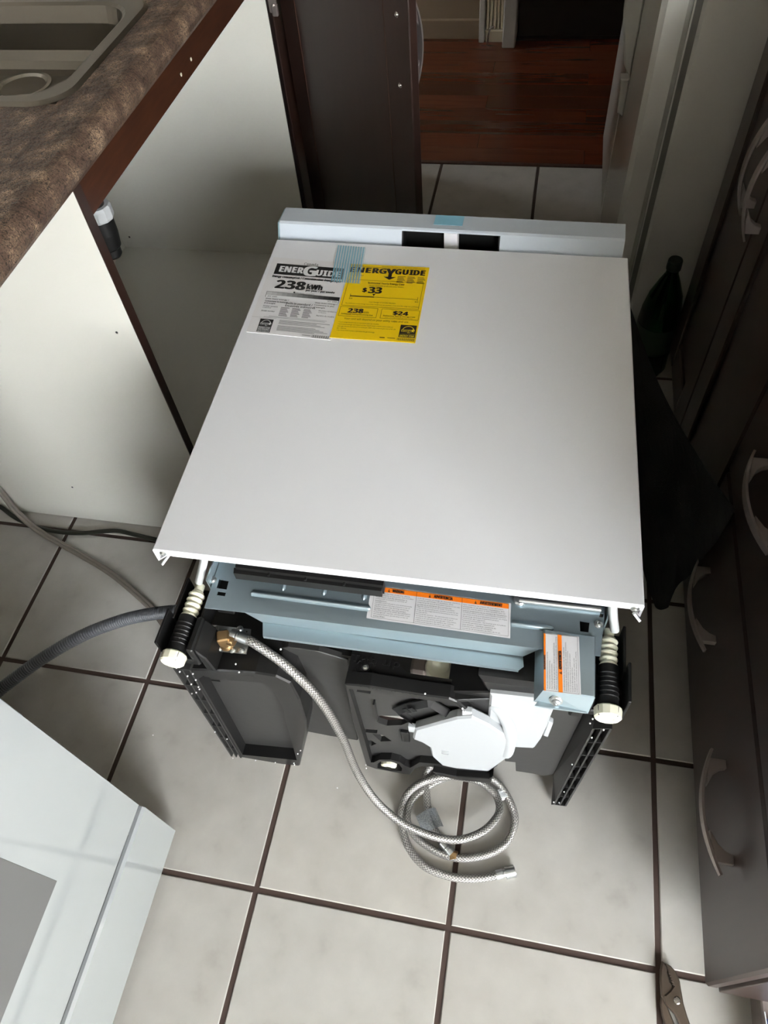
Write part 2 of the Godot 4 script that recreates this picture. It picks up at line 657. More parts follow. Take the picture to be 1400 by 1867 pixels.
func hall():
	var f := shell("floor_001")
	struct("underlay", bx(Vector3(-1.6, -0.05, -2.9), Vector3(2.6, -0.008, -1.655)), "grout", f)
	var z := -2.8
	var row := 0
	while z < -1.66:
		var w := minf(0.095, -1.655 - z)
		var x := -1.6 + 0.37 * (row % 3) - 0.4
		while x < 2.5:
			var hi := minf(x + 1.2, 2.6)
			var lo := maxf(x, -1.6)
			var o := obj("plank", bx(Vector3(lo + 0.0004, -0.0085, z + 0.0003), Vector3(hi - 0.0004, 0.0012, z + w - 0.0003), 0.0006), "plank_%d" % rng.randi_range(0, 3), f)
			o.set_meta("kind", "structure")
			x += 1.2
		z += w
		row += 1
	struct("trim_1", bx(Vector3(-0.24, -0.001, -1.662), Vector3(1.98, 0.004, -1.645), 0.0015), "red_brown")
	var w := shell("wall_far")
	struct("panel", bx(Vector3(-1.6, -0.05, -2.80), Vector3(0.70, 2.45, -2.64)), "beige_wall", w)
	struct("panel", bx(Vector3(0.70, -0.05, -2.9), Vector3(0.80, 2.45, -2.72)), "white_wall", w)
	struct("panel", bx(Vector3(0.80, -0.05, -2.9), Vector3(2.6, 2.45, -2.72)), "white_wall", w)
	w = shell("wall_hall_left")
	struct("panel", bx(Vector3(-1.72, -0.05, -2.9), Vector3(-1.6, 1.35, -1.6)), "beige_wall", w)
	struct("panel", bx(Vector3(-1.72, 1.9, -2.9), Vector3(-1.6, 2.45, -1.6)), "beige_wall", w)
	struct("panel", bx(Vector3(-1.72, 1.35, -2.9), Vector3(-1.6, 1.9, -2.45)), "beige_wall", w)
	struct("panel", bx(Vector3(-1.72, 1.35, -2.0), Vector3(-1.6, 1.9, -1.6)), "beige_wall", w)
	var hw := shell("window_1")
	for e in [[1.35, 1.39], [1.86, 1.9]]:
		struct("rail", bx(Vector3(-1.69, e[0], -2.45), Vector3(-1.63, e[1], -2.0), 0.003), "white_trim", hw)
	for e in [[-2.45, -2.41], [-2.04, -2.0]]:
		struct("stile", bx(Vector3(-1.69, 1.39, e[0]), Vector3(-1.63, 1.86, e[1]), 0.003), "white_trim", hw)
	struct("pane", bx(Vector3(-1.662, 1.39, -2.41), Vector3(-1.658, 1.86, -2.04)), "glass", hw)
	struct("wall_hall_right", bx(Vector3(2.6, -0.05, -2.9), Vector3(2.72, 2.45, -1.6)), "white_wall")
	struct("wall_hall_near_left", bx(Vector3(-1.6, -0.05, -1.72), Vector3(-0.36, 2.45, -1.6)), "beige_wall")
	struct("wall_hall_near_right", bx(Vector3(2.12, -0.05, -1.72), Vector3(2.6, 2.45, -1.6)), "white_wall")
	struct("baseboard_far", bx(Vector3(-1.6, 0.0, -2.64), Vector3(0.695, 0.075, -2.622), 0.004), "beige_wall")
	struct("trim_2", bx(Vector3(0.684, 0.0, -2.66), Vector3(0.706, 2.1, -2.590), 0.003), "white_trim")
	struct("trim_3", bx(Vector3(0.785, 0.0, -2.72), Vector3(0.838, 2.1, -2.540), 0.004), "white_trim")
	# ribbed white radiator in the niche between the two trims
	var r := thing("radiator", "white ribbed radiator in the far hall niche beside the white door jamb", "radiator")
	obj("base", bx(Vector3(0.708, 0.0, -2.70), Vector3(0.783, 0.045, -2.596), 0.003), "radiator", r)
	for k in 5:
		var st := S()
		var x := 0.716 + k * 0.0146
		tube(st, [Vector3(x, 0.04, -2.615), Vector3(x, 0.9, -2.615)], 0.0062, 10)
		box(st, Vector3(x - 0.003, 0.04, -2.69), Vector3(x + 0.003, 0.9, -2.615))
		obj("rib", st, "radiator", r)
	var st2 := S()
	tube(st2, smooth([Vector3(0.722, 0.0, -2.575), Vector3(0.724, 0.03, -2.575), Vector3(0.732, 0.06, -2.58), Vector3(0.744, 0.058, -2.60)], 6), 0.004, 8)
	obj("valve_pipe", st2, "chrome", r)
	# dark wardrobe along the hall
	var c := thing("hall_cabinet", "tall plain dark brown cabinet front at the end of the hall", "cabinet")
	obj("body", bx(Vector3(0.842, 0.0, -2.718), Vector3(1.98, 2.2, -2.625)), "hall_dark", c)
	obj("door", bx(Vector3(0.842, 0.02, -2.625), Vector3(1.5, 2.18, -2.607), 0.002), "hall_dark", c)
	obj("door", bx(Vector3(1.504, 0.02, -2.625), Vector3(1.98, 2.18, -2.607), 0.002), "hall_dark", c)

# ---------------------------------------------------------------- sink run on the left
func sink_run():
	var c := thing("sink_cabinet", "open sink base cabinet with white interior and dark brown front frame", "cabinet")
	# outer white panel facing the empty dishwasher bay, with slightly swollen foot
	obj("side_panel", bx(Vector3(-0.235, 0.004, -0.052), Vector3(0.3815, 0.872, -0.036), 0.0006), "melamine", c)
	obj("side_panel", bx(Vector3(-0.235, 0.004, -0.950), Vector3(0.3815, 0.872, -0.934), 0.0006), "melamine", c)
	obj("edge_band", bx(Vector3(0.3815, 0.004, -0.0555), Vector3(0.3835, 0.872, -0.036)), "espresso", c, "dark brown front edge of the near side panel")
	obj("edge_band", bx(Vector3(0.3815, 0.004, -0.954), Vector3(0.3835, 0.872, -0.934)), "espresso_dark", c, "dark front edge of the far side panel")
	obj("shelf", bx(Vector3(-0.235, 0.099, -0.934), Vector3(0.380, 0.115, -0.052), 0.0005), "melamine", c, "white bottom shelf")
	obj("back_panel", bx(Vector3(-0.236, 0.115, -0.934), Vector3(-0.196, 0.872, -0.052)), "melamine", c)
	obj("front_rail", bx(Vector3(0.364, 0.800, -0.934), Vector3(0.3832, 0.872, -0.0555), 0.0006), "red_brown", c, "reddish brown top rail under the counter")
	obj("toe_board", bx(Vector3(0.31, 0.0, -0.934), Vector3(0.325, 0.099, -0.052)), "espresso_dark", c)
	var dots: SurfaceTool
	for p in [Vector3(0.3474, 0.5978, -0.036), Vector3(0.0534, 0.1307, -0.036)]:
		dots = S()
		lathe(dots, disc(0.0022, 0.0012, 0.0004), towards(p, Vector3(0, 0, 1)), 10)
		obj("screw_hole", dots, "groove", c)
	for p in [Vector3(0.3836, 0.8212, -0.4973), Vector3(0.3836, 0.8192, -0.4443)]:
		dots = S()
		lathe(dots, disc(0.003, 0.001, 0.0003), towards(p, Vector3(1, 0, 0)), 10)
		obj("screw", dots, "cream_plastic", c)
	dots = S()
	lathe(dots, disc(0.003, 0.001, 0.0003), towards(Vector3(-0.1687, 0.149, -0.934), Vector3(0, 0, 1)), 10)
	obj("screw_hole", dots, "groove", c)
	# the one door still hung, half open; local frame: d along the door, n towards the cabinet inside
	var hinge := Vector3(0.400, 0.0, -0.972)
	var d := Vector3(0.762, 0, 0.648)
	var nrm := Vector3(-0.648, 0, 0.762)
	var dw := 0.447
	var dr := S()
	var door := obj("door", door_slab(dw), "espresso", c, "half open dark brown door seen from inside")
	door.transform = Transform3D(Basis(d, Vector3.UP, nrm), hinge)
	obj("panel_line", bx(Vector3(0.060, 0.112, -0.001), Vector3(0.0615, 0.868, 0.0012)), "red_brown", door)
	obj("panel_line", bx(Vector3(dw - 0.075, 0.112, -0.001), Vector3(dw - 0.074, 0.868, 0.0008)), "red_brown", door)
	for p in [Vector3(0.7055, 0.8112, -0.65), Vector3(0.7063, 0.6867, -0.65)]:
		var sc := S()
		screw(sc, Vector3(dw - 0.035, p.y, 0.0), Vector3(0, 0, 1), 0.004)
		obj("screw", sc, "chrome", door)
	var hs := S()
	pull(hs, Vector3(dw - 0.035, 0.749, -0.020), Vector3(0, 0, -1), Vector3(0, 1, 0), 0.128)
	obj("handle", hs, "nickel", door, "curved metal handle on the door front")
	var hg := S()
	var hc: Vector3 = Vector3(0.395, 0.7424, -0.94)
	box(hg, hc + Vector3(-0.010, -0.014, -0.006), hc + Vector3(0.008, 0.030, 0.004), 0.003)
	box(hg, hc + Vector3(-0.004, -0.020, -0.004), hc + Vector3(0.010, 0.004, 0.007), 0.003)
	screw(hg, hc + Vector3(0.002, 0.002, 0.007), Vector3(0, 0, 1), 0.003)
	obj("hinge", hg, "nickel", c)
	# the dark run that carries on past the sink cabinet
	var k2 := thing("corner_cabinet", "dark brown base cabinet behind the half open door, past the sink cabinet", "cabinet")
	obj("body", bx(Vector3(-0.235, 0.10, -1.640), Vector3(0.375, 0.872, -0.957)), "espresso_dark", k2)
	obj("stile", bx(Vector3(0.375, 0.10, -1.640), Vector3(0.3855, 0.872, -0.957), 0.001), "espresso", k2)
	obj("toe_board", bx(Vector3(0.30, 0.0, -1.640), Vector3(0.32, 0.10, -0.957)), "espresso_dark", k2)
	# countertop with rolled front edge: profile across x, run along z
	var prof := [Vector2(-0.24, 0.876), Vector2(0.395, 0.876), Vector2(0.395, 0.868), Vector2(0.402, 0.868)]
	for k in 9:
		var a := -PI / 2 + PI * 0.5 * k / 8.0 * 2.0
		prof.append(Vector2(0.398 + 0.022 * cos(a), 0.891 + 0.0225 * sin(a)))
	prof.append(Vector2(-0.24, 0.9135))
	var ct := S()
	# the top is cut round the sink: three full-depth runs plus the strips in front of and behind the bowl
	prism(ct, prof, "z", -0.142, 0.588)
	prism(ct, prof, "z", -1.65, -0.490)
	var fr := [Vector2(0.336, 0.876), Vector2(0.395, 0.876), Vector2(0.395, 0.868), Vector2(0.402, 0.868)]
	for k in 9:
		var a := -PI / 2 + PI * k / 8.0
		fr.append(Vector2(0.398 + 0.022 * cos(a), 0.891 + 0.0225 * sin(a)))
	fr.append(Vector2(0.336, 0.9135))
	prism(ct, fr, "z", -0.490, -0.142)
	box(ct, Vector3(-0.24, 0.876, -0.490), Vector3(-0.15, 0.9135, -0.142))
	var top := obj("countertop", ct, "counter")
	tag(top, "mottled brown stone-look laminate countertop with rounded front edge around the sink", "countertop")
	# sink
	var s := thing("sink", "stainless steel sink set into the brown countertop at upper left", "sink")
	var outer := rrect(-0.17, -0.505, 0.352, -0.132, 0.06, 8)
	var inner := rrect(-0.125, -0.472, 0.322, -0.160, 0.065, 8)
	var mid := inset(outer, 0.006)
	var rim := S()
	var sgn := 1.0
	ring(rim, outer, 0.9137, mid, 0.9180, "y", -sgn, 1.0)
	var mid2 := inset(inner, -0.006)
	ring(rim, mid, 0.9180, mid2, 0.9180, "y", 0.0, 1.0)
	ring(rim, mid2, 0.9180, inner, 0.9145, "y", 0.0, 1.0)
	obj("rim", rim, "steel_sink", s)
	var bowl := S()
	var lv := [[0.0, 0.9145], [0.006, 0.89], [0.010, 0.850], [0.016, 0.835], [0.028, 0.826], [0.045, 0.823]]
	for i in lv.size() - 1:
		ring(bowl, inset(inner, lv[i][0]), lv[i][1], inset(inner, lv[i + 1][0]), lv[i + 1][1], "y", 0.0, 0.3)
	prism(bowl, inset(inner, 0.045), "y", 0.8215, 0.823)
	obj("bowl", bowl, "steel_sink", s)
	var dr2 := S()
	lathe(dr2, [Vector2(0.050, 0.0), Vector2(0.050, 0.0025), Vector2(0.044, 0.003), Vector2(0.038, -0.0005), Vector2(0.030, -0.0008), Vector2(0.0, -0.0008)], Transform3D(Basis(), Vector3(0.1135, 0.8232, -0.3863)), 32)
	obj("drain", dr2, "chrome", s)
	# drain pipe hanging behind the front rail
	var t := thing("drain_pipe", "black plastic sink drain pipe with a white nut under the counter", "pipe")
	var a: Vector3 = Vector3(0.2886, 0.7248, -0.2)
	var b: Vector3 = Vector3(0.2833, 0.6259, -0.2)
	var ax := (a - b).normalized()
	var L := (a - b).length()
	var xf := towards(b, Vector3(0.02, 1, -0.03))
	var st := S()
	lathe(st, [Vector2(0.0, 0.0), Vector2(0.014, 0.0), Vector2(0.0165, 0.004), Vector2(0.0165, 0.016), Vector2(0.020, 0.020), Vector2(0.0225, 0.046), Vector2(0.0225, 0.074), Vector2(0.0, 0.074)], xf, 24)
	obj("lower_pipe", st, "deep_black", t)
	st = S()
	lathe(st, [Vector2(0.0, 0.072), Vector2(0.025, 0.072), Vector2(0.0265, 0.076), Vector2(0.0265, 0.092), Vector2(0.024, 0.096), Vector2(0.0, 0.096)], xf, 12, false)
	obj("nut", st, "white_plastic", t, "white plastic coupling nut")
	st = S()
	lathe(st, [Vector2(0.017, 0.092), Vector2(0.0165, 0.24), Vector2(0.0, 0.24)], xf, 24)
	obj("upper_pipe", st, "deep_black", t)

# door slab in its own frame: x along the door, inner face at z = 0, outer face at z = -0.02
func door_slab(w: float) -> SurfaceTool:
	return bx(Vector3(0.0, 0.112, -0.020), Vector3(w, 0.868, 0.0), 0.002)

# a bowed strap pull: base centre o, out = away from the face, along = its length, gap between feet
func pull(st: SurfaceTool, o: Vector3, out: Vector3, along: Vector3, gap: float):
	var side := out.cross(along)
	var h := 0.030
	var w := 0.0075
	var n := 16
	var L := gap * 0.5 + 0.020
	var pa := []
	var pb := []
	for i in n + 1:
		var t := -1.0 + 2.0 * i / n
		var lift := h * (1.0 - 0.62 * t * t) + 0.004
		var ww := w * (1.0 - 0.45 * t * t)
		pa.append([o + along * (t * L) + out * lift, ww])
	for i in n:
		var p0: Vector3 = pa[i][0]
		var p1: Vector3 = pa[i + 1][0]
		var w0: float = pa[i][1]
		var w1: float = pa[i + 1][1]
		var nn := side.cross(p1 - p0).normalized()
		if nn.dot(out) < 0.0:
			nn = -nn
		var th := nn * 0.0035
		var a := p0 + side * w0
		var b := p1 + side * w1
		var c := p1 - side * w1
		var d := p0 - side * w0
		quad(st, a + th, b + th, c + th, d + th, nn)
		quad(st, a, b, c, d, -nn)
		quad(st, a, b, b + th, a + th, side)
		quad(st, d, c, c + th, d + th, -side)
	for s in [-1.0, 1.0]:
		# wedge feet, broad under the strap
		var g := gap * 0.5
		var foot := [Vector2(s * (g + 0.006), 0.0), Vector2(s * (g - 0.006), 0.0), Vector2(s * (g - 0.009), h * 0.30), Vector2(s * (g - 0.017), h * 0.62), Vector2(s * (g - 0.034), h * 0.93), Vector2(s * (g - 0.016), h * 0.90), Vector2(s * (g + 0.006), h * 0.72)]
		var leg := pz(foot, "z", -0.0055, 0.0055, 0.0008)
		st.append_from(leg.commit(), 0, Transform3D(Basis(along, out, along.cross(out)), o))

# ---------------------------------------------------------------- white range at lower left
func kitchen_range():
	var r := thing("kitchen_range", "glossy white freestanding range with grey oven window at lower left", "range")
	obj("body", bx(Vector3(-0.16, 0.015, 0.600), Vector3(0.470, 0.905, 1.352), 0.003), "enamel_gloss", r)
	obj("cooktop", bx(Vector3(-0.16, 0.905, 0.596), Vector3(0.500, 0.922, 1.356), 0.004), "enamel_gloss", r)
	obj("plinth", bx(Vector3(-0.10, 0.0, 0.62), Vector3(0.44, 0.016, 1.33)), "deep_black", r)
	var dr := S()
	# drawer front, its top edge rolled back into a finger groove
	prism(dr, [Vector2(0.470, 0.017), Vector2(0.495, 0.017), Vector2(0.495, 0.176), Vector2(0.4905, 0.180), Vector2(0.470, 0.180)], "z", 0.596, 1.356)
	obj("drawer", dr, "enamel_gloss", r)
	obj("finger_groove", bx(Vector3(0.460, 0.180, 0.602), Vector3(0.480, 0.203, 1.350)), "groove", r, "grey recess between drawer and oven door")
	obj("groove_strip", bx(Vector3(0.4705, 0.1795, 0.640), Vector3(0.4855, 0.1835, 1.312), 0.001), "water_grey", r)
	var d := obj("oven_door", bx(Vector3(0.470, 0.203, 0.598), Vector3(0.495, 0.780, 1.354), 0.0012), "enamel_gloss", r)
	obj("window", bx(Vector3(0.494, 0.365, 0.735), Vector3(0.4955, 0.640, 1.217), 0.0004), "oven_glass", d, "grey tinted oven window")
	var h := S()
	tube(h, [Vector3(0.545, 0.735, 0.68), Vector3(0.545, 0.735, 1.27)], 0.011, 14)
	for z in [0.70, 1.25]:
		tube(h, [Vector3(0.495, 0.735, z), Vector3(0.545, 0.735, z)], 0.009, 10)
	obj("handle", h, "enamel_gloss", d)
	obj("control_panel", bx(Vector3(0.470, 0.790, 0.598), Vector3(0.495, 0.903, 1.354), 0.003), "enamel_gloss", r)

# ---------------------------------------------------------------- fridge on the right, beyond the cabinets
func fridge():
	var f := thing("fridge", "tall white refrigerator standing past the dark cabinets on the right", "refrigerator")
	obj("body", bx(Vector3(1.258, 0.03, -1.645), Vector3(1.96, 1.78, -0.752), 0.006), "fridge_white", f)
	obj("seal", bx(Vector3(1.245, 0.10, -1.64), Vector3(1.258, 1.77, -0.757)), "gasket", f, "grey door gasket")
	obj("seal_lip", bx(Vector3(1.2425, 0.10, -1.64), Vector3(1.2455, 1.77, -0.753)), "fridge_white", f)
	obj("grille", bx(Vector3(1.235, 0.02, -1.63), Vector3(1.258, 0.095, -0.765), 0.003), "gasket", f)
	for e in [[-1.650, -1.215], [-1.208, -0.750]]:
		var d := obj("door", bx(Vector3(1.187, 0.10, e[0]), Vector3(1.2425, 1.78, e[1]), 0.010), "fridge_white", f)
		if e[0] > -1.3:
			var h := S()
			# flat bar whose lower end sweeps in to the door
			var poly := [Vector2(1.187, 0.53), Vector2(1.168, 0.56), Vector2(1.148, 0.66), Vector2(1.140, 0.80), Vector2(1.138, 1.50), Vector2(1.154, 1.50), Vector2(1.156, 0.80), Vector2(1.160, 0.735), Vector2(1.187, 0.71)]
			prism(h, poly, "z", -1.130, -1.092, 0.004)
			obj("handle", h, "fridge_white", d)
			obj("handle_cap", pz([Vector2(1.187, 0.44), Vector2(1.172, 0.45), Vector2(1.166, 0.528), Vector2(1.187, 0.528)], "z", -1.128, -1.094, 0.003), "fridge_white", d)

# ---------------------------------------------------------------- dark cabinets on the right
func right_cabinets():
	var c := thing("drawer_cabinet", "wide dark espresso three-drawer base cabinet nearest the camera on the right", "cabinet")
	obj("body", bx(Vector3(1.377, 0.108, -0.030), Vector3(1.965, 0.872, 0.684), 0.001), "espresso", c)
	obj("toe_board", bx(Vector3(1.44, 0.0, -0.030), Vector3(1.455, 0.108, 0.66)), "espresso_dark", c)
	for e in [[0.110, 0.402, 0.275], [0.410, 0.694, 0.560], [0.702, 0.868, 0.785]]:
		var d := obj("drawer", bx(Vector3(1.358, e[0], -0.026), Vector3(1.3765, e[1], 0.680), 0.0035), "espresso", c)
		for z in [0.156, 0.482]:
			var h := S()
			pull(h, Vector3(1.358, e[2], z), Vector3(-1, 0, 0), Vector3(0, 0, 1), 0.128)
			obj("handle", h, "nickel", d, "bowed satin metal handle")
	obj("shadow_rail", bx(Vector3(1.366, 0.400, -0.026), Vector3(1.3772, 0.412, 0.680)), "red_brown", c)
	c = thing("door_cabinet", "dark espresso base cabinet with two panelled doors beside the fridge", "cabinet")
	obj("body", bx(Vector3(1.377, 0.108, -0.655), Vector3(1.965, 0.872, -0.032), 0.001), "espresso", c)
	obj("toe_board", bx(Vector3(1.44, 0.0, -0.655), Vector3(1.455, 0.108, -0.030)), "espresso_dark", c)
	for e in [[-0.653, -0.3515, -0.390], [-0.3475, -0.034, -0.318]]:
		var d := S()
		var a: float = e[0]
		var b: float = e[1]
		# stiles, rails and a sunk panel
		for q in [[0.112, 0.868, a, a + 0.075], [0.112, 0.868, b - 0.075, b], [0.112, 0.187, a + 0.075, b - 0.075], [0.793, 0.868, a + 0.075, b - 0.075]]:
			box(d, Vector3(1.358, q[0], q[2]), Vector3(1.3765, q[1], q[3]), 0.003)
		var o := obj("door", d, "espresso", c)
		obj("door_panel", bx(Vector3(1.366, 0.185, a + 0.073), Vector3(1.374, 0.795, b - 0.073)), "espresso", o)
		var h := S()
		pull(h, Vector3(1.358, 0.715, e[2]), Vector3(-1, 0, 0), Vector3(0, 1, 0), 0.128)
		obj("handle", h, "nickel", o, "bowed satin metal handle")
	var t := obj("countertop", bx(Vector3(1.335, 0.873, -0.66), Vector3(1.985, 0.912, 0.70), 0.008), "counter")
	tag(t, "mottled brown laminate countertop over the dark drawer and door cabinets on the right", "countertop")

# ---------------------------------------------------------------- the dishwasher, lying on its back
func cut(called: String, base: SurfaceTool, holes: Array, m: String, parent: Node) -> CSGMesh3D:
	var c := CSGMesh3D.new()
	c.name = called
	c.mesh = base.commit()
	c.material = M[m]
	parent.add_child(c, true)
	for h in holes:
		var k := CSGMesh3D.new()
		k.name = "opening"
		k.operation = CSGShape3D.OPERATION_SUBTRACTION
		k.mesh = h.commit()
		k.material = M[m]
		c.add_child(k, true)
	return c

func bar(st: SurfaceTool, a: Vector3, b: Vector3, r: float):
	tube(st, [a, b], r, 4)

func emboss(s: String, o: Vector3, h: float, m: String, parent: Node):
	var tm := TextMesh.new()
	var f := SystemFont.new()
	f.font_names = PackedStringArray(["Droid Sans"])
	f.font_weight = 700
	tm.font = f
	tm.text = s
	tm.font_size = 24
	tm.pixel_size = h / 18.0
	tm.depth = 0.0022
	tm.curve_step = 3.0
	tm.horizontal_alignment = HORIZONTAL_ALIGNMENT_LEFT
	var i := MeshInstance3D.new()
	i.name = "moulded_lettering"
	i.mesh = tm
	i.material_override = M[m]
	i.position = o
	i.scale = Vector3(1.45, 1.0, 1.0)
	i.rotation = Vector3(-PI / 2, 0.0, 0.0)
	parent.add_child(i, true)

func dishwasher():
	var w := thing("dishwasher", "new white dishwasher lying on its back in the middle of the floor", "dishwasher")
	var z := 0.0
	# --- outer door skin and its folded edges
	var corner := [Vector2(0.5815, 0.3811), Vector2(1.176, 0.3758), Vector2(1.161, -0.2651), Vector2(0.5651, -0.2713)]
	var door := obj("door", pz(corner, "y", 0.613, 0.625, 0.0014), "enamel", w, "large white outer door panel")
	var ins := inset(corner, 0.002)
	for e in [[1, 2], [3, 0]]:
		var sk := S()
		prism(sk, [corner[e[0]], corner[e[1]], ins[e[1]], ins[e[0]]], "y", 0.6005, 0.6145)
		var ins2 := inset(corner, 0.011)
		prism(sk, [corner[e[0]], corner[e[1]], ins2[e[1]], ins2[e[0]]], "y", 0.5985, 0.6005)
		obj("door_edge", sk, "enamel", door)
	obj("door_lip", pz([ins[0] + Vector2(0.02, 0.0), ins[1] - Vector2(0.02, 0.0), ins[1] - Vector2(0.02, 0.0022), ins[0] + Vector2(0.02, -0.0022)], "y", 0.6105, 0.6135), "enamel", door)
	for q in [[Vector3(0.5896, 0.601, 0.387), Vector3(0.6006, 0.614, 0.3788)], [Vector3(1.175, 0.601, 0.3821), Vector3(1.166, 0.614, 0.3804)]]:
		var br := S()
		bar(br, q[0], q[1], 0.0022)
		obj("corner_tab", br, "enamel", door)
	for p in [Vector3(0.594, 0.6186, 0.381), Vector3(1.167, 0.6161, 0.3765)]:
		var ds := S()
		screw(ds, p - Vector3(0, 0, 0.001), Vector3(0, 0, 1), 0.0042)
		obj("screw", ds, "zinc", door)
	# --- control panel beyond the top edge of the door
	var pr := [Vector2(-0.335, 0.50), Vector2(-0.335, 0.642), Vector2(-0.332, 0.645), Vector2(-0.292, 0.645), Vector2(-0.2875, 0.6425), Vector2(-0.270, 0.602), Vector2(-0.270, 0.50)]
	var back := [Vector2(-0.335, 0.50), Vector2(-0.335, 0.642), Vector2(-0.332, 0.645), Vector2(-0.292, 0.645), Vector2(-0.2885, 0.643), Vector2(-0.2875, 0.6405), Vector2(-0.312, 0.6375), Vector2(-0.312, 0.50)]
	var con := S()
	prism(con, pr, "x", 0.567, 0.786)
	prism(con, pr, "x", 0.953, 1.153)
	prism(con, back, "x", 0.786, 0.953)
	var c := obj("control_panel", con, "console_white", w)
	var pv0 := Vector3(0.86, 0, -0.29)
	c.transform = Transform3D(Basis(), pv0) * Transform3D(Basis(Vector3.UP, -0.016), Vector3.ZERO) * Transform3D(Basis(), -pv0)
	var pk := S()
	box(pk, Vector3(0.7865, 0.55, -0.3115), Vector3(0.9525, 0.637, -0.308))
	obj("handle_pocket", pk, "deep_black", c, "black recessed handle pocket")
	for x in [0.7862, 0.9505]:
		pk = S()
		prism(pk, [Vector2(-0.311, 0.55), Vector2(-0.311, 0.6368), Vector2(-0.289, 0.6395), Vector2(-0.274, 0.604), Vector2(-0.274, 0.55)], "x", x, x + 0.0023)
		obj("pocket_cheek", pk, "deep_black", c)
	obj("tape_strip", bx(Vector3(0.857, 0.55, -0.3080), Vector3(0.881, 0.638, -0.292), 0.001), "paper", c, "white strip of tape across the handle pocket")
	obj("blue_tape", bx(Vector3(0.838, 0.6452, -0.331), Vector3(0.887, 0.6456, -0.303)), "tape_blue", c, "short piece of light blue tape")
	var fl := S()
	prism(fl, [Vector2(-0.333, 0.56), Vector2(-0.333, 0.642), Vector2(-0.290, 0.6425), Vector2(-0.270, 0.604), Vector2(-0.270, 0.56)], "x", 0.5635, 0.5665)
	obj("protective_film", fl, "film", c)
	# --- body under the door
	obj("tub", bx(Vector3(0.598, 0.02, -0.325), Vector3(1.145, 0.545, 0.30), 0.006), "felt", w)
	obj("door_liner", bx(Vector3(0.606, 0.545, -0.262), Vector3(1.135, 0.612, 0.330), 0.004), "deep_black", w)
	obj("base_tray", bx(Vector3(0.60, 0.045, 0.28), Vector3(1.135, 0.47, 0.335)), "deep_black", w)
	# --- galvanised toe plates
	var sheet := [Vector2(0.629, 0.30), Vector2(1.150, 0.30), Vector2(1.143, 0.398), Vector2(1.074, 0.399), Vector2(0.688, 0.4035), Vector2(0.632, 0.405)]
	var holes := []
	for h in [[Vector2(0.6378, 0.3599), Vector2(0.6522, 0.3605), Vector2(0.6534, 0.3741), Vector2(0.6391, 0.3736)], [Vector2(0.6422, 0.3782), Vector2(0.654, 0.3783), Vector2(0.6543, 0.3842), Vector2(0.6426, 0.3841)], [Vector2(1.117, 0.3535), Vector2(1.129, 0.354), Vector2(1.128, 0.368), Vector2(1.118, 0.368)], [Vector2(0.6216, 0.3374), Vector2(0.6268, 0.3385), Vector2(0.6286, 0.3489), Vector2(0.6235, 0.3478)], [Vector2(1.142, 0.3389), Vector2(1.146, 0.339), Vector2(1.145, 0.3447), Vector2(1.14, 0.3446)]]:
		holes.append(pz(h, "y", 0.52, 0.54))
	var toe := cut("toe_plate", pz(sheet, "y", 0.5285, 0.530), holes, "galvanized", w)
	obj("bracket", bx(Vector3(0.636, 0.49, 0.31), Vector3(0.66, 0.518, 0.39), 0.001), "deep_black", w)
	obj("bracket", bx(Vector3(1.105, 0.49, 0.31), Vector3(1.14, 0.512, 0.37), 0.001), "deep_black", w)
	for q in [[Vector3(0.6899, 0.53, 0.374), Vector3(0.8493, 0.53, 0.3743), 0.0048], [Vector3(1.034, 0.53, 0.3687), Vector3(1.083, 0.53, 0.3693), 0.0048], [Vector3(0.7273, 0.53, 0.3421), Vector3(0.7297, 0.53, 0.3624), 0.0036], [Vector3(0.7838, 0.53, 0.341), Vector3(0.7856, 0.53, 0.3611), 0.0036], [Vector3(0.8398, 0.53, 0.3416), Vector3(0.8399, 0.53, 0.3608), 0.0036]]:
		var bead := S()
		tube(bead, [q[0] + (q[0] - q[1]).normalized() * 0.002, q[0], q[0].lerp(q[1], 0.5), q[1], q[1] + (q[1] - q[0]).normalized() * 0.003], [0.0008, q[2], q[2], q[2], 0.0008], 14, 1.0, 1.0, 0.45)
		obj("bead", bead, "galvanized", w)
	var rod := S()
	tube(rod, [Vector3(1.04, 0.534, 0.3368), Vector3(1.142, 0.534, 0.3355)], 0.0042, 12)
	lathe(rod, disc(0.0085, 0.006, 0.002), Transform3D(Basis(), Vector3(1.041, 0.53, 0.3359)), 16)
	obj("rod", rod, "zinc", w)
	var fl2 := S()
	prism(fl2, [Vector2(0.6849, 0.5213), Vector2(1.071, 0.5319), Vector2(1.052, 0.5036), Vector2(0.7052, 0.4987)], "z", 0.3985, 0.400)
	prism(fl2, [Vector2(0.7057, 0.4006), Vector2(1.052, 0.3983), Vector2(1.054, 0.4117), Vector2(1.048, 0.4178), Vector2(0.7114, 0.4203)], "y", 0.4985, 0.500)
	prism(fl2, [Vector2(1.048, 0.4178), Vector2(0.7114, 0.4203), Vector2(0.7117, 0.4186), Vector2(1.048, 0.4162)], "y", 0.494, 0.4995)
	obj("toe_flange", fl2, "galvanized", w, "stepped lower edge of the galvanised toe plate")
	obj("side_plate", bx(Vector3(0.627, 0.49, 0.30), Vector3(0.629, 0.545, 0.372)), "galvanized", w)
	obj("side_plate", bx(Vector3(1.150, 0.49, 0.30), Vector3(1.152, 0.545, 0.345)), "galvanized", w)
	for p in [Vector3(0.6297, 0.53, 0.3619), Vector3(1.14, 0.53, 0.3548)]:
		var ts := S()
		screw(ts, p, Vector3.UP, 0.0044)
		obj("screw", ts, "zinc", w)
	var strip := S()
	prism(strip, [Vector2(0.6728, 0.3651), Vector2(0.8692, 0.3653), Vector2(0.8692, 0.3725), Vector2(0.6746, 0.3732)], "y", 0.562, 0.5765)
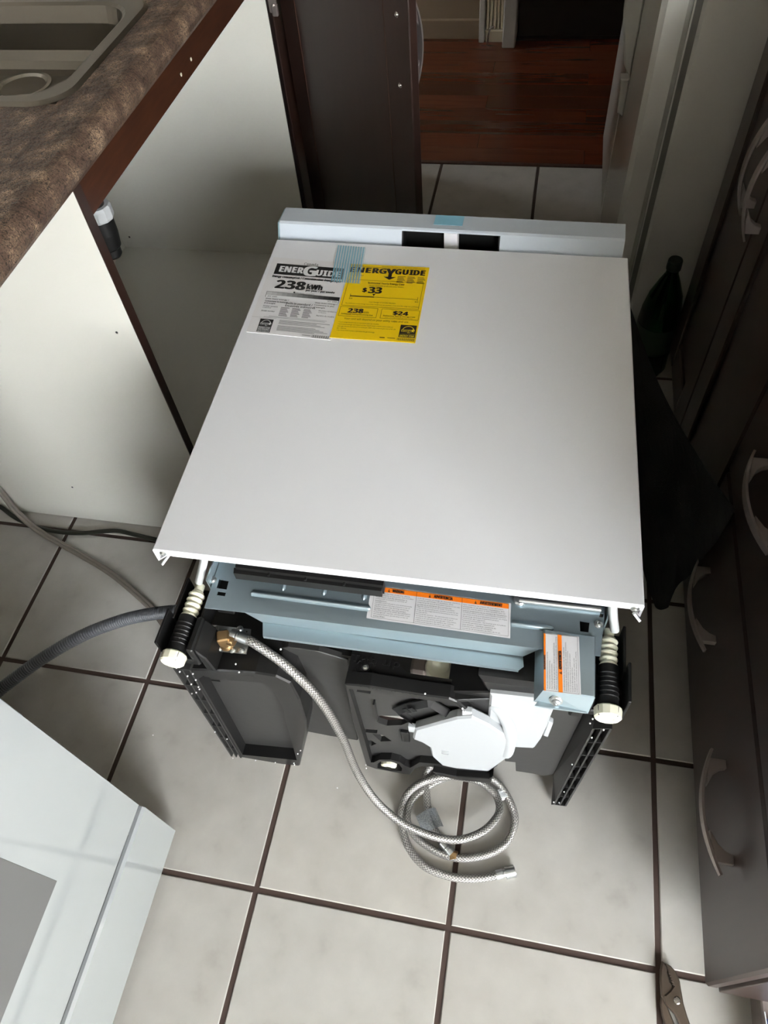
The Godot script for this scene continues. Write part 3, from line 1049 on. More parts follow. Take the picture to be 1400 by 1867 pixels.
	prism(strip, [Vector2(0.6752, 0.3575), Vector2(0.8708, 0.3582), Vector2(0.8712, 0.3677), Vector2(0.6768, 0.3674)], "y", 0.562, 0.583)
	for t in [0.24, 0.49, 0.75]:
		var p: Vector3 = Vector3(0.6749, 0.577, 0.3677).lerp(Vector3(0.8699, 0.577, 0.3679), t)
		box(strip, p + Vector3(-0.0012, -0.004, -0.012), p + Vector3(0.0012, 0.002, 0.004))
	obj("drip_strip", strip, "black_plastic", w, "black plastic strip under the door edge")
	for q in [[Vector3(0.6213, 0.56, 0.3492), Vector3(0.5972, 0.5, 0.3532)], [Vector3(1.152, 0.56, 0.3444), Vector3(1.165, 0.5, 0.345)]]:
		var sx := S()
		tube(sx, smooth([q[0] + Vector3(0, 0.02, -0.03), q[0], q[1]], 6), 0.0058, 12, 1.0, 1.0, 0.7)
		obj("hinge_link", sx, "clear_white", w, "whitish plastic hinge link")
	# --- warning label on the toe plate
	page(Vector3(0.846, 0.5303, 0.3392), Vector3(1.03, 0.5303, 0.3409) - Vector3(0.846, 0.5303, 0.3392), Vector3(0.8493, 0.5303, 0.3889) - Vector3(0.846, 0.5303, 0.3392))
	var lb := S()
	quad(lb, on_page(0, 0, 0.0), on_page(1, 0, 0.0), on_page(1, 1, 0.0), on_page(0, 1, 0.0), Vector3.UP)
	var tl := obj("warning_label", lb, "paper", w, "wide white warning label with three orange headings")
	var pt := S()
	var org := Color(1.0, 0.22, 0.004)
	var ink := Color(0.012, 0.012, 0.014)
	mark(pt, 0.035, 0.035, 0.985, 0.175, org)
	for x in [0.335, 0.66]:
		mark(pt, x - 0.0012, 0.035, x + 0.0012, 0.955, ink, 0.0007)
	frame(pt, 0.03, 0.03, 0.987, 0.955, 0.0016, 0.006, ink)
	var heads := ["WARNING", "ADVERTENCIA", "AVERTISSEMENT"]
	var texts := [["To reduce the risk of electric shock,", "fire, or injury to persons, the installer", "must ensure that the dishwasher is", "completely enclosed at the time of", "installation.", "Certain internal parts are intentionally", "not grounded and may present a risk of", "electric shock only during servicing.", "Service Personnel - Do not contact", "the following parts while the appliance", "is energized : heater, protective cover", "of control board, protective cover of", "noise filter."],
		["A fin de reducir el riesgo de descarga eléctrica,", "o lesiones personales, el instalador debe", "asegurarse de que el lavavajillas quede encerrado", "cerrado en el momento de la instalación.", "Algunas piezas internas no están conectadas", "a tierra intencionalmente y pueden presentar un", "riesgo de descarga eléctrica únicamente durante", "la operación.", "Personal de servicio - No permita que entren en", "contacto las siguientes piezas mientras el", "artefacto se encuentra energizado: calentador,", "cubierta protectora del tablero de control,", "cubierta protectora del filtro de ruido."],
		["Pour minimiser les risques de choc électrique,", "d'incendie ou de blessures, l'installateur doit", "prendre soin de placer le lave-vaisselle dans un", "endroit totalement clos au moment de l'installation.", "Certaines pièces internes sont intentionnellement", "non mises à la terre et peuvent présenter un risque", "de décharge électrique uniquement pendant", "l'entretien de l'appareil.", "Personnel d'entretien - Ne touchez pas aux pièces", "suivantes pendant que l'appareil est", "sous tension : radiateur, couvercle de", "protection du panneau de commande,", "couvercle de protection du filtre de bruit."]]
	var cols := [[0.045, 0.325], [0.345, 0.655], [0.67, 0.975]]
	for i in 3:
		var x0: float = cols[i][0]
		var x1: float = cols[i][1]
		warn(pt, x0 + (0.09 if i == 0 else 0.085), 0.06, 0.016, 0.10, ink)
		write(pt, heads[i], x0 + 0.115, 0.065, x0 + 0.115 + 0.012 * heads[i].length(), 0.15, ink, true)
		lines(pt, texts[i], x0, x1, 0.205, 0.94, ink, 50.0 if i else 42.0)
	obj("lettering", pt, "print", tl)
	# --- metal junction box with its label
	var top := [Vector2(1.074, 0.374), Vector2(1.136, 0.3746), Vector2(1.137, 0.4544), Vector2(1.078, 0.4532)]
	var jb := S()
	prism(jb, top, "y", 0.507, 0.535, 0.0012)
	prism(jb, [top[3], top[2], top[2] + Vector2(-0.006, 0.010), top[3] + Vector2(-0.008, 0.012)], "y", 0.507, 0.511)
	quad(jb, at(top[0], "y", 0.535), at(top[3], "y", 0.535), at(top[3] + Vector2(-0.009, 0.006), "y", 0.508), at(top[0] + Vector2(-0.009, 0.0), "y", 0.508), Vector3(-1, 0.3, 0))
	quad(jb, at(top[3], "y", 0.535), at(top[2], "y", 0.535), at(top[2] + Vector2(-0.004, 0.010), "y", 0.508), at(top[3] + Vector2(-0.009, 0.006), "y", 0.508), Vector3(0, 0.3, 1))
	var jbox := obj("junction_box", jb, "galvanized", w, "small galvanised junction box with its own label")
	var js := S()
	lathe(js, disc(0.0082, 0.0012, 0.0004), towards(Vector3(1.094, 0.52, 0.4585), Vector3(0, 0.35, 1)), 20)
	screw(js, Vector3(1.094, 0.52, 0.4585) + Vector3(0, 0.0004, 0.001), Vector3(0, 0.35, 1), 0.0056)
	obj("screw", js, "zinc", jbox)
	var o: Vector3 = Vector3(1.121, 0.5354, 0.3785)
	page(Vector3(1.078, 0.5354, 0.4569), Vector3(1.073, 0.5354, 0.3781) - Vector3(1.078, 0.5354, 0.4569), Vector3(1.121, 0.5354, 0.4556) - Vector3(1.078, 0.5354, 0.4569))
	lb = S()
	quad(lb, on_page(0.02, 0, 0.0), on_page(0.98, 0, 0.0), on_page(0.98, 1, 0.0), on_page(0.02, 1, 0.0), Vector3.UP)
	var bl := obj("warning_label", lb, "paper", jbox, "white and orange warning label read sideways")
	pt = S()
	mark(pt, 0.025, 0.0, 0.975, 0.055, org)
	mark(pt, 0.025, 0.40, 0.975, 0.51, org)
	frame(pt, 0.03, -0.0, 0.97, 0.955, 0.004, 0.007, ink)
	write(pt, "WARNING", 0.36, 0.004, 0.60, 0.05, ink, true)
	warn(pt, 0.335, 0.42, 0.05, 0.075, ink)
	write(pt, "ADVERTENCIA", 0.39, 0.42, 0.70, 0.495, ink, true)
	lines(pt, ["Read the installation instructions carefully.", "Disconnect power before servicing.", "Electrically ground dishwasher.", "Failure to do so can result in death or electrical shock.", "Make sure that all wires are connected correctly after servicing."], 0.06, 0.95, 0.075, 0.385, ink, 66.0)
	lines(pt, ["Lea detenidamente las instrucciones de instalación.", "Desconecte la alimentación antes de realizar el servicio.", "Lavavajillas conectado a tierra eléctricamente.", "Si no se conecta a tierra, se puede producir", "muerte o descarga eléctrica.", "Asegúrese de que todos los cables estén", "conectados correctamente después de utilizarlo."], 0.05, 0.93, 0.53, 0.93, ink, 62.0)
	obj("lettering", pt, "print", bl)
	base_face(w)
	leg(w, 0.597, 0.49, 0.0, 1.0)
	leg(w, 1.159, 0.49, -0.012, -1.0)
	energy_labels(w, door)

func frame(st: SurfaceTool, x0: float, y0: float, x1: float, y1: float, tx: float, ty: float, c: Color):
	mark(st, x0, y0, x1, y0 + ty, c)
	mark(st, x0, y1 - ty, x1, y1, c)
	mark(st, x0, y0, x0 + tx, y1, c)
	mark(st, x1 - tx, y0, x1, y1, c)

func warn(st: SurfaceTool, x: float, y: float, wd: float, ht: float, c: Color):
	# warning triangle with a pale exclamation mark
	st.set_color(c)
	tri(st, on_page(x - wd / 2, y + ht, 0.0007), on_page(x + wd / 2, y + ht, 0.0007), on_page(x, y, 0.0007), pn)
	mark(st, x - wd * 0.05, y + ht * 0.35, x + wd * 0.05, y + ht * 0.7, Color(0.9, 0.3, 0.05), 0.0009)
	mark(st, x - wd * 0.05, y + ht * 0.78, x + wd * 0.05, y + ht * 0.9, Color(0.9, 0.3, 0.05), 0.0009)

# rows of small print; a row of "full" characters fills the width
func lines(st: SurfaceTool, rows: Array, x0: float, x1: float, y0: float, y1: float, c: Color, full: float, bold := false):
	var step := (y1 - y0) / rows.size()
	for i in rows.size():
		var s: String = rows[i]
		var y := y0 + step * i
		write(st, s, x0, y + step * 0.08, x0 + (x1 - x0) * minf(1.0, s.length() / full), y + step * 0.78, c, bold)

func leg(w: Node3D, x: float, y: float, dz: float, side: float):
	var a := Vector3(x, y, dz)
	# screw with a coarse worm thread
	var st := S()
	var prof := [Vector2(0.0, 0.352), Vector2(0.0065, 0.352), Vector2(0.0068, 0.362), Vector2(0.0085, 0.364)]
	for i in 5:
		var zz := 0.366 + i * 0.0082
		prof.append_array([Vector2(0.0082, zz), Vector2(0.0112, zz + 0.0018), Vector2(0.0118, zz + 0.0035), Vector2(0.0112, zz + 0.0052), Vector2(0.0082, zz + 0.007)])
	prof.append(Vector2(0.0, 0.412))
	lathe(st, prof, Transform3D(Basis(Vector3(1, 0, 0), Vector3(0, 0, 1), Vector3(0, -1, 0)), a), 24)
	obj("leg_screw", st, "cream_plastic", w, "white threaded leveling screw")
	st = S()
	lathe(st, [Vector2(0.0085, 0.404), Vector2(0.0125, 0.404), Vector2(0.0128, 0.456), Vector2(0.0, 0.456)], Transform3D(Basis(Vector3(1, 0, 0), Vector3(0, 0, 1), Vector3(0, -1, 0)), a), 24)
	for i in 6:
		lathe(st, [Vector2(0.0126, 0.414 + i * 0.006), Vector2(0.0135, 0.4155 + i * 0.006), Vector2(0.0126, 0.417 + i * 0.006)], Transform3D(Basis(Vector3(1, 0, 0), Vector3(0, 0, 1), Vector3(0, -1, 0)), a), 20)
	obj("leg_sleeve", st, "deep_black", w)
	# channel that holds the leg: back plate, walls, lower housing
	st = S()
	box(st, a + Vector3(-0.019, -0.032, 0.345), a + Vector3(0.019, -0.026, 0.410), 0.001)
	box(st, a + Vector3(-0.021, -0.034, 0.345), a + Vector3(-0.0175, 0.006, 0.410), 0.001)
	box(st, a + Vector3(0.0175, -0.034, 0.345), a + Vector3(0.021, 0.004, 0.410), 0.001)
	box(st, a + Vector3(-0.022, -0.036, 0.405), a + Vector3(0.022, -0.022, 0.456), 0.002)
	box(st, a + Vector3(-0.024 if side > 0 else 0.0205, -0.036, 0.404), a + Vector3(-0.0205 if side > 0 else 0.024, 0.022, 0.456), 0.0012)
	box(st, a + Vector3(0.016 if side > 0 else -0.026, -0.036, 0.404), a + Vector3(0.026 if side > 0 else -0.016, 0.010, 0.456), 0.003)
	prism(st, [Vector2(x + 0.026 * side, y - 0.06), Vector2(x + 0.040 * side, y - 0.06), Vector2(x + 0.036 * side, y - 0.020), Vector2(x + 0.026 * side, y + 0.002)], "z", 0.404 + dz, 0.452 + dz, 0.002)
	obj("leg_bracket", st, "deep_black", w)
	# twelve-sided foot pad with notches
	st = S()
	var fx := Transform3D(Basis(Vector3(1, 0, 0), Vector3(0, 0, 1), Vector3(0, -1, 0)), a)
	lathe(st, [Vector2(0.0, 0.458), Vector2(0.0155, 0.458), Vector2(0.0172, 0.460), Vector2(0.0165, 0.4705), Vector2(0.0145, 0.4725), Vector2(0.0080, 0.4725), Vector2(0.0070, 0.4712), Vector2(0.0, 0.4712)], fx, 12, false)
	var foot := obj("foot_pad", st, "cream_plastic", w, "round white foot pad")
	for k in 4:
		var d := Vector3(cos(k * PI / 2 + 0.9), sin(k * PI / 2 + 0.9), 0)
		st = S()
		bar(st, a + Vector3(0, 0, 0.4605) + d * 0.0168, a + Vector3(0, 0, 0.4725) + d * 0.0152, 0.0005)
		obj("notch", st, "groove", foot)

func rail(w: Node3D, o0: Vector3, o1: Vector3, i0: Vector3, i1: Vector3, n: int, zz: float):
	var back := S()
	prism(back, [Vector2(o0.x, o0.y), Vector2(o1.x, o1.y), Vector2(i1.x, i1.y), Vector2(i0.x, i0.y)], "z", zz - 0.10, zz - 0.012)
	obj("side_rail", back, "deep_black", w)
	var st := S()
	var lift := Vector3(0, 0, 0.0)
	for t in [0.0, 0.5, 1.0]:
		wall(st, o0.lerp(i0, t), o1.lerp(i1, t), 0.0012 if t == 0.5 else 0.0014, 0.016)
	for k in n + 1:
		var t := float(k) / n
		wall(st, o0.lerp(o1, t), i0.lerp(i1, t), 0.0009, 0.015)
	obj("rail_ribs", st, "satin_black", w, "lattice of thin black plastic ribs")

# thin upright web between two points of a z-facing face
func wall(st: SurfaceTool, a: Vector3, b: Vector3, t: float, depth: float):
	var d := (b - a).normalized()
	var n := Vector3(-d.y, d.x, 0).normalized() * t
	prism(st, [Vector2(a.x - n.x, a.y - n.y), Vector2(b.x - n.x, b.y - n.y), Vector2(b.x + n.x, b.y + n.y), Vector2(a.x + n.x, a.y + n.y)], "z", a.z - depth, a.z)

func base_face(w: Node3D):
	# left tower with its pocket
	var outer := [Vector2(0.5896, 0.4098), Vector2(0.6382, 0.4228), Vector2(0.6929, 0.4342), Vector2(0.7238, 0.4339), Vector2(0.7418, 0.4156), Vector2(0.7442, 0.3557), Vector2(0.7397, 0.2678), Vector2(0.7318, 0.2144), Vector2(0.6836, 0.005), Vector2(0.5631, -0.0215), Vector2(0.5887, 0.396)]
	var pocket := [Vector2(0.6157, 0.4073), Vector2(0.6888, 0.4234), Vector2(0.6974, 0.4072), Vector2(0.7088, 0.3713), Vector2(0.7101, 0.3046), Vector2(0.7048, 0.2674), Vector2(0.6847, 0.0416), Vector2(0.5747, 0.0175), Vector2(0.5936, 0.3778)]
	cut("corner_tower", pz(outer, "z", 0.34, 0.447, 0.0025), [pz(pocket, "z", 0.424, 0.47)], "black_plastic", w)
	var pf := [Vector2(0.5901, 0.3607), Vector2(0.6725, 0.3753), Vector2(0.6806, 0.358), Vector2(0.6921, 0.3181), Vector2(0.6926, 0.2428), Vector2(0.687, 0.2034), Vector2(0.6695, -0.0267), Vector2(0.5449, -0.07), Vector2(0.5648, 0.3355)]
	cut("pocket_floor", pz(pf, "z", 0.420, 0.426, 0.0), [pz([Vector2(0.5908, 0.3446), Vector2(0.6062, 0.3459), Vector2(0.6076, 0.3381), Vector2(0.5911, 0.3364)], "z", 0.41, 0.43), pz([Vector2(0.5882, 0.3291), Vector2(0.6058, 0.3312), Vector2(0.6062, 0.3229), Vector2(0.5895, 0.3211)], "z", 0.41, 0.43)], "satin_black", w)
	var deck := S()
	prism(deck, [Vector2(0.605, 0.33), Vector2(0.740, 0.33), Vector2(0.735, 0.41), Vector2(0.715, 0.440), Vector2(0.640, 0.4455), Vector2(0.605, 0.4455)], "y", 0.385, 0.4120, 0.002)
	obj("deck", deck, "black_plastic", w)
	obj("deck_shelf", pz([Vector2(0.690, 0.33), Vector2(0.83, 0.33), Vector2(0.83, 0.402), Vector2(0.70, 0.402)], "y", 0.40, 0.4285, 0.002), "black_plastic", w)
	# recessed middle sheet
	obj("recess_sheet", pz([Vector2(0.6791, 0.4061), Vector2(0.7304, 0.4405), Vector2(0.7751, 0.4404), Vector2(0.8157, 0.4248), Vector2(0.8076, 0.3105), Vector2(0.7935, 0.0772), Vector2(0.7428, 0.077), Vector2(0.6964, 0.082)], "z", 0.395, 0.405, 0.001), "satin_black", w)
	# centre block
	var blk := [Vector2(0.8211, 0.436), Vector2(0.8566, 0.4415), Vector2(0.9207, 0.4392), Vector2(0.964, 0.4406), Vector2(0.975, 0.4334), Vector2(0.9916, 0.4064), Vector2(1.017, 0.3691), Vector2(1.04, 0.1859), Vector2(1.018, 0.1267), Vector2(0.9773, 0.1224), Vector2(0.9479, 0.1307), Vector2(0.9181, 0.1207), Vector2(0.9052, 0.1015), Vector2(0.8948, 0.0608), Vector2(0.8849, 0.0586), Vector2(0.832, 0.0618), Vector2(0.8161, 0.0724), Vector2(0.8163, 0.1896), Vector2(0.8165, 0.3139)]
	var hollow := [Vector2(0.8256, 0.4224), Vector2(0.8552, 0.4258), Vector2(0.9201, 0.4235), Vector2(0.9633, 0.4249), Vector2(0.9751, 0.4177), Vector2(0.9919, 0.3921), Vector2(1.014, 0.3567), Vector2(1.028, 0.1795), Vector2(0.9735, 0.1445), Vector2(0.9464, 0.1507), Vector2(0.9142, 0.1426), Vector2(0.8967, 0.1031), Vector2(0.8876, 0.1105), Vector2(0.8791, 0.1271), Vector2(0.8643, 0.1313), Vector2(0.8446, 0.1212), Vector2(0.8333, 0.1001), Vector2(0.8272, 0.0969), Vector2(0.827, 0.2054)]
	var arch := [Vector2(0.8367, 0.0708), Vector2(0.8386, 0.0937), Vector2(0.8457, 0.1112), Vector2(0.8636, 0.1205), Vector2(0.8774, 0.1142), Vector2(0.8818, 0.092), Vector2(0.88, 0.0752), Vector2(0.86, 0.0674)]
	cut("centre_block", pz(blk, "z", 0.4235, 0.445, 0.002), [pz(hollow, "z", 0.41, 0.47), pz(arch, "z", 0.41, 0.47)], "black_plastic", w)
	var gap := [Vector2(0.855, 0.3757), Vector2(0.8847, 0.4021), Vector2(0.9023, 0.4157), Vector2(0.9743, 0.4159), Vector2(0.9847, 0.4103), Vector2(0.9939, 0.3799)]
	cut("block_deck", pz([Vector2(0.821, 0.30), Vector2(1.04, 0.30), Vector2(1.04, 0.43), Vector2(0.975, 0.4435), Vector2(0.821, 0.4445)], "y", 0.428, 0.4362, 0.001), [pz(gap, "y", 0.40, 0.45)], "black_plastic", w)
	var pf2 := [Vector2(0.8183, 0.3947), Vector2(0.85, 0.3946), Vector2(0.917, 0.3923), Vector2(0.9616, 0.3937), Vector2(0.9738, 0.3863), Vector2(0.9911, 0.362), Vector2(1.016, 0.324), Vector2(1.03, 0.1354), Vector2(0.9722, 0.098), Vector2(0.9441, 0.1044), Vector2(0.9107, 0.0959), Vector2(0.8924, 0.0515), Vector2(0.8357, 0.0627), Vector2(0.8211, 0.055), Vector2(0.8209, 0.1671)]
	var hs := []
	for h in [[Vector2(0.8301, 0.401), Vector2(0.8528, 0.3997), Vector2(0.8499, 0.3846), Vector2(0.83, 0.3851)], [Vector2(0.8242, 0.2292), Vector2(0.8479, 0.2348), Vector2(0.8456, 0.2185), Vector2(0.8245, 0.214)], [Vector2(0.8379, 0.2124), Vector2(0.8552, 0.2151), Vector2(0.868, 0.1921), Vector2(0.8489, 0.1804)], [Vector2(0.8205, 0.1723), Vector2(0.8331, 0.1783), Vector2(0.8403, 0.1653), Vector2(0.8305, 0.1494)], [Vector2(0.8523, 0.2993), Vector2(0.9046, 0.3213), Vector2(0.9017, 0.2949), Vector2(0.8889, 0.2751), Vector2(0.8649, 0.2621), Vector2(0.8524, 0.2687)]]:
		hs.append(pz(h, "z", 0.41, 0.45))
	var panel := cut("block_panel", pz(pf2, "z", 0.424, 0.433), hs, "satin_black", w)
	var hump := S()
	prism(hump, [Vector2(0.8803, 0.3528), Vector2(0.901, 0.382), Vector2(0.9322, 0.4101), Vector2(0.9428, 0.4083), Vector2(0.9708, 0.3727), Vector2(0.9631, 0.3459), Vector2(0.9203, 0.3029), Vector2(0.912, 0.3016)], "z", 0.430, 0.446, 0.009)
	obj("panel_hump", hump, "black_plastic", w)
	for q in [[Vector2(0.8977, 0.3795), Vector2(0.9033, 0.3839), Vector2(0.9106, 0.3721), Vector2(0.9049, 0.3676)], [Vector2(0.9057, 0.3848), Vector2(0.9113, 0.3892), Vector2(0.9187, 0.3797), Vector2(0.9131, 0.3753)]]:
		obj("vent_slot", pz(q, "z", 0.4455, 0.4466), "hole", w)
	var ribs := S()
	wall(ribs, Vector3(0.8545, 0.3651, 0.441), Vector3(0.8523, 0.2906, 0.441), 0.0012, 0.012)
	obj("panel_rib", ribs, "black_plastic", w)
	obj("panel_latch", bx(Vector3(0.8866, 0.2166, 0.433), Vector3(0.9, 0.2582, 0.433) + Vector3(0, 0, 0.006), 0.001), "deep_black", w)
	# ring round the tub adjusting screw and the moulded words, all on the top of the block
	var cc: Vector3 = Vector3(0.8444, 0.4362, 0.4166)
	for k in 2:
		var arc := []
		for i in 9:
			var t := PI * k + 0.3 + (PI - 0.6) * i / 8.0
			arc.append(cc + Vector3(cos(t) * 0.013, 0.0, sin(t) * 0.013))
		var rg := S()
		tube(rg, arc, 0.0011, 6)
		obj("arrow_ring", rg, "black_plastic", w)
	var rg2 := S()
	lathe(rg2, [Vector2(0.0068, 0.0), Vector2(0.0068, 0.002), Vector2(0.0050, 0.002), Vector2(0.0050, 0.0)], Transform3D(Basis(), cc), 20)
	obj("screw_ring", rg2, "black_plastic", w)
	var ss := S()
	screw(ss, cc, Vector3.UP, 0.0040)
	obj("screw", ss, "zinc", w)
	emboss("Tub up", Vector3(0.8216, 0.4362, 0.4044), 0.011, "black_plastic", w)
	emboss("Tub down", Vector3(0.8377, 0.4362, 0.4401), 0.011, "black_plastic", w)
	# sloping filler and raised shoulder left of the white cover
	obj("block_slope", pz([Vector2(0.9596, 0.4346), Vector2(1.018, 0.4567), Vector2(1.022, 0.3361), Vector2(1.014, 0.3372), Vector2(0.9878, 0.378), Vector2(0.9708, 0.4039)], "z", 0.36, 0.434, 0.002), "black_plastic", w)
	obj("block_shoulder", pz([Vector2(0.9988, 0.4879), Vector2(1.077, 0.4902), Vector2(1.083, 0.4296), Vector2(1.017, 0.4229)], "z", 0.34, 0.432, 0.006), "black_plastic", w)
	# pump motor seen through the gap
	var mo := S()
	lathe(mo, [Vector2(0.0, -0.05), Vector2(0.0215, -0.05), Vector2(0.0215, 0.004), Vector2(0.0195, 0.008), Vector2(0.012, 0.010), Vector2(0.0, 0.0105)], Transform3D(Basis(), Vector3(0.9447, 0.42, 0.3916) - Vector3(0, 0.008, 0)), 32)
	obj("pump_motor", mo, "cream_plastic", w, "off-white pump motor in the gap above the black base")
	obj("motor_bracket", bx(Vector3(0.903, 0.42, 0.4061) + Vector3(0, -0.04, -0.03), Vector3(0.9258, 0.42, 0.4043) + Vector3(0, -0.004, 0.0), 0.004), "mud", w)
	obj("motor_bracket", bx(Vector3(0.9701, 0.42, 0.4056) + Vector3(0, -0.04, -0.02), Vector3(0.9809, 0.42, 0.4072) + Vector3(0, -0.006, 0.0), 0.004), "mud", w)
	# rear foot in its arch
	var ft := S()
	lathe(ft, [Vector2(0.0, -0.02), Vector2(0.014, -0.02), Vector2(0.0158, -0.017), Vector2(0.0155, 0.0), Vector2(0.0135, 0.0025), Vector2(0.007, 0.0025), Vector2(0.006, 0.001), Vector2(0.0, 0.001)], towards(Vector3(0.8555, 0.0642, 0.438), Vector3(0, 0, 1)), 14, false)
	obj("foot_pad", ft, "cream_plastic", w, "round white rear foot pad")
	# white covers
	var cv := S()
	prism(cv, [Vector2(0.914, 0.3181), Vector2(0.9747, 0.3911), Vector2(0.9954, 0.404), Vector2(1.019, 0.3827), Vector2(1.041, 0.3529), Vector2(1.051, 0.3276), Vector2(1.054, 0.2956), Vector2(1.052, 0.2532), Vector2(1.029, 0.1776), Vector2(0.9761, 0.1632), Vector2(0.952, 0.1678), Vector2(0.9367, 0.205), Vector2(0.9342, 0.2491), Vector2(0.9221, 0.2662), Vector2(0.9089, 0.275)], "z", 0.436, 0.452, 0.003)
	var cover := obj("pump_cover", cv, "white_plastic", w, "bright white moulded pump cover")
	cv = S()
	prism(cv, [Vector2(1.016, 0.4615), Vector2(1.092, 0.4688), Vector2(1.099, 0.4509), Vector2(1.097, 0.3794), Vector2(1.094, 0.3218), Vector2(1.089, 0.2832), Vector2(1.058, 0.2733), Vector2(1.027, 0.3372), Vector2(1.017, 0.3597)], "z", 0.428, 0.440, 0.003)
	prism(cv, [Vector2(1.097, 0.3945), Vector2(1.104, 0.3889), Vector2(1.103, 0.3333), Vector2(1.096, 0.3368)], "z", 0.430, 0.438, 0.001)
	obj("cover_wing", cv, "white_plastic", cover)
	cv = S()
	tube(cv, smooth([Vector3(1.018, 0.4227, 0.438), Vector3(1.032, 0.412, 0.44), Vector3(1.044, 0.3758, 0.44), Vector3(1.051, 0.3252, 0.44), Vector3(1.051, 0.2621, 0.44)], 6), [0.004, 0.0048, 0.0055, 0.0062, 0.007, 0.0077, 0.0083, 0.009, 0.0096, 0.0102, 0.0108, 0.0113, 0.0118, 0.0122, 0.0126, 0.013, 0.0133, 0.0136, 0.0138, 0.014, 0.0142, 0.0143, 0.0144, 0.0145, 0.0145], 16, 1.0, 1.0, 0.7)
	obj("cover_bulge", cv, "white_plastic", cover)
	obj("cover_tab", bx(Vector3(0.9033, 0.2967, 0.452) - Vector3(0, 0, 0.010), Vector3(0.9149, 0.3185, 0.452) - Vector3(0, 0, 0.003), 0.001), "white_plastic", cover)
	obj("cover_tab", bx(Vector3(0.9814, 0.3918, 0.452) - Vector3(0, 0, 0.012), Vector3(0.9952, 0.4121, 0.452) - Vector3(0, 0, 0.004), 0.001), "white_plastic", cover)
	for k in 3:
		var p: Vector3 = Vector3(0.9528, 0.2426, 0.452) + Vector3(0.0, -0.0062 * k, 0)
		obj("cover_rib", bx(p + Vector3(0, 0, -0.001), p + Vector3(0.011, 0.002, 0.0012), 0.0003), "white_plastic", cover)
	var rim := S()
	prism(rim, [Vector2(0.9373, 0.1376), Vector2(0.9766, 0.1348), Vector2(1.03, 0.1522), Vector2(1.035, 0.1728), Vector2(1.033, 0.1294), Vector2(1.019, 0.125), Vector2(0.9767, 0.1165), Vector2(0.9463, 0.1244)], "z", 0.43, 0.456, 0.001)
	obj("cover_rim", rim, "black_plastic", w)
	# right side: deep sheet, slanted wall, ribbed rail
	obj("recess_sheet", pz([Vector2(1.006, 0.4059), Vector2(1.147, 0.4139), Vector2(1.145, 0.3972), Vector2(1.136, 0.0963), Vector2(1.121, 0.0787), Vector2(1.104, 0.0819), Vector2(1.074, 0.0808), Vector2(1.07, 0.1273), Vector2(1.053, 0.1243)], "z", 0.405, 0.415, 0.001), "satin_black", w)
	var sw := S()
	var d0: Vector3 = Vector3(1.146, 0.4053, 0.415)
	var d1: Vector3 = Vector3(1.136, 0.0963, 0.415)
	var d2: Vector3 = Vector3(1.143, 0.0058, 0.44)
	var f0: Vector3 = Vector3(1.153, 0.4188, 0.44)
	var f1: Vector3 = Vector3(1.155, 0.3926, 0.44)
	var f2: Vector3 = Vector3(1.149, 0.0093, 0.44)
	for t in [[d0, f0, f1], [d0, f1, d1], [d1, f1, f2], [d1, f2, d2]]:
		tri(sw, t[0], t[1], t[2], Vector3(-0.6, 0, 0.8))
		tri(sw, t[0] - Vector3(-0.001, 0, 0.004), t[1] - Vector3(-0.001, 0, 0.004), t[2] - Vector3(-0.001, 0, 0.004), Vector3(0.6, 0, -0.8))
	obj("side_wall", sw, "black_plastic", w)
	rail(w, Vector3(0.5659, 0.41, 0.449), Vector3(0.5492, -0.009, 0.449), Vector3(0.5913, 0.413, 0.449), Vector3(0.5675, -0.0062, 0.449), 7, 0.449)
	rail(w, Vector3(1.177, 0.4066, 0.44), Vector3(1.167, 0.0106, 0.44), Vector3(1.156, 0.3972, 0.44), Vector3(1.148, 0.0087, 0.44), 7, 0.440)
	# water inlet
	var vp := cut("valve_plate", pz([Vector2(0.6114, 0.3868), Vector2(0.6701, 0.3853), Vector2(0.6721, 0.3946), Vector2(0.675, 0.4232), Vector2(0.6129, 0.4258)], "y", 0.4378, 0.440), [pz([Vector2(0.6635, 0.388), Vector2(0.6659, 0.3876), Vector2(0.6669, 0.391), Vector2(0.6645, 0.3913)], "y", 0.43, 0.45), pz([Vector2(0.6175, 0.42), Vector2(0.6206, 0.4195), Vector2(0.6215, 0.422), Vector2(0.6183, 0.4224)], "y", 0.43, 0.45)], "zinc", w)
	for p in [Vector3(0.619, 0.44, 0.3919), Vector3(0.6335, 0.44, 0.421), Vector3(0.6538, 0.44, 0.4205), Vector3(0.6665, 0.44, 0.4194), Vector3(0.6543, 0.44, 0.3876)]:
		var vs := S()
		screw(vs, p, Vector3.UP, 0.0042)
		obj("screw", vs, "zinc", w)
	var el := S()
	var b: Vector3 = Vector3(0.6445, 0.44, 0.4142)
	lathe(el, [Vector2(0.010, 0.0), Vector2(0.0105, 0.003), Vector2(0.009, 0.004), Vector2(0.0095, 0.006), Vector2(0.0085, 0.008), Vector2(0.0085, 0.016)], Transform3D(Basis(), b), 20)
	var eb := bx(Vector3(-0.0085, 0.012, -0.0085), Vector3(0.0085, 0.031, 0.0085), 0.002)
	el.append_from(eb.commit(), 0, Transform3D(Basis(Vector3.UP, 0.35), b))
	tube(el, [b + Vector3(0.006, 0.020, 0), b + Vector3(0.016, 0.020, 0.0022)], 0.0075, 8)
	obj("inlet_elbow", el, "brass", w, "brass inlet elbow")

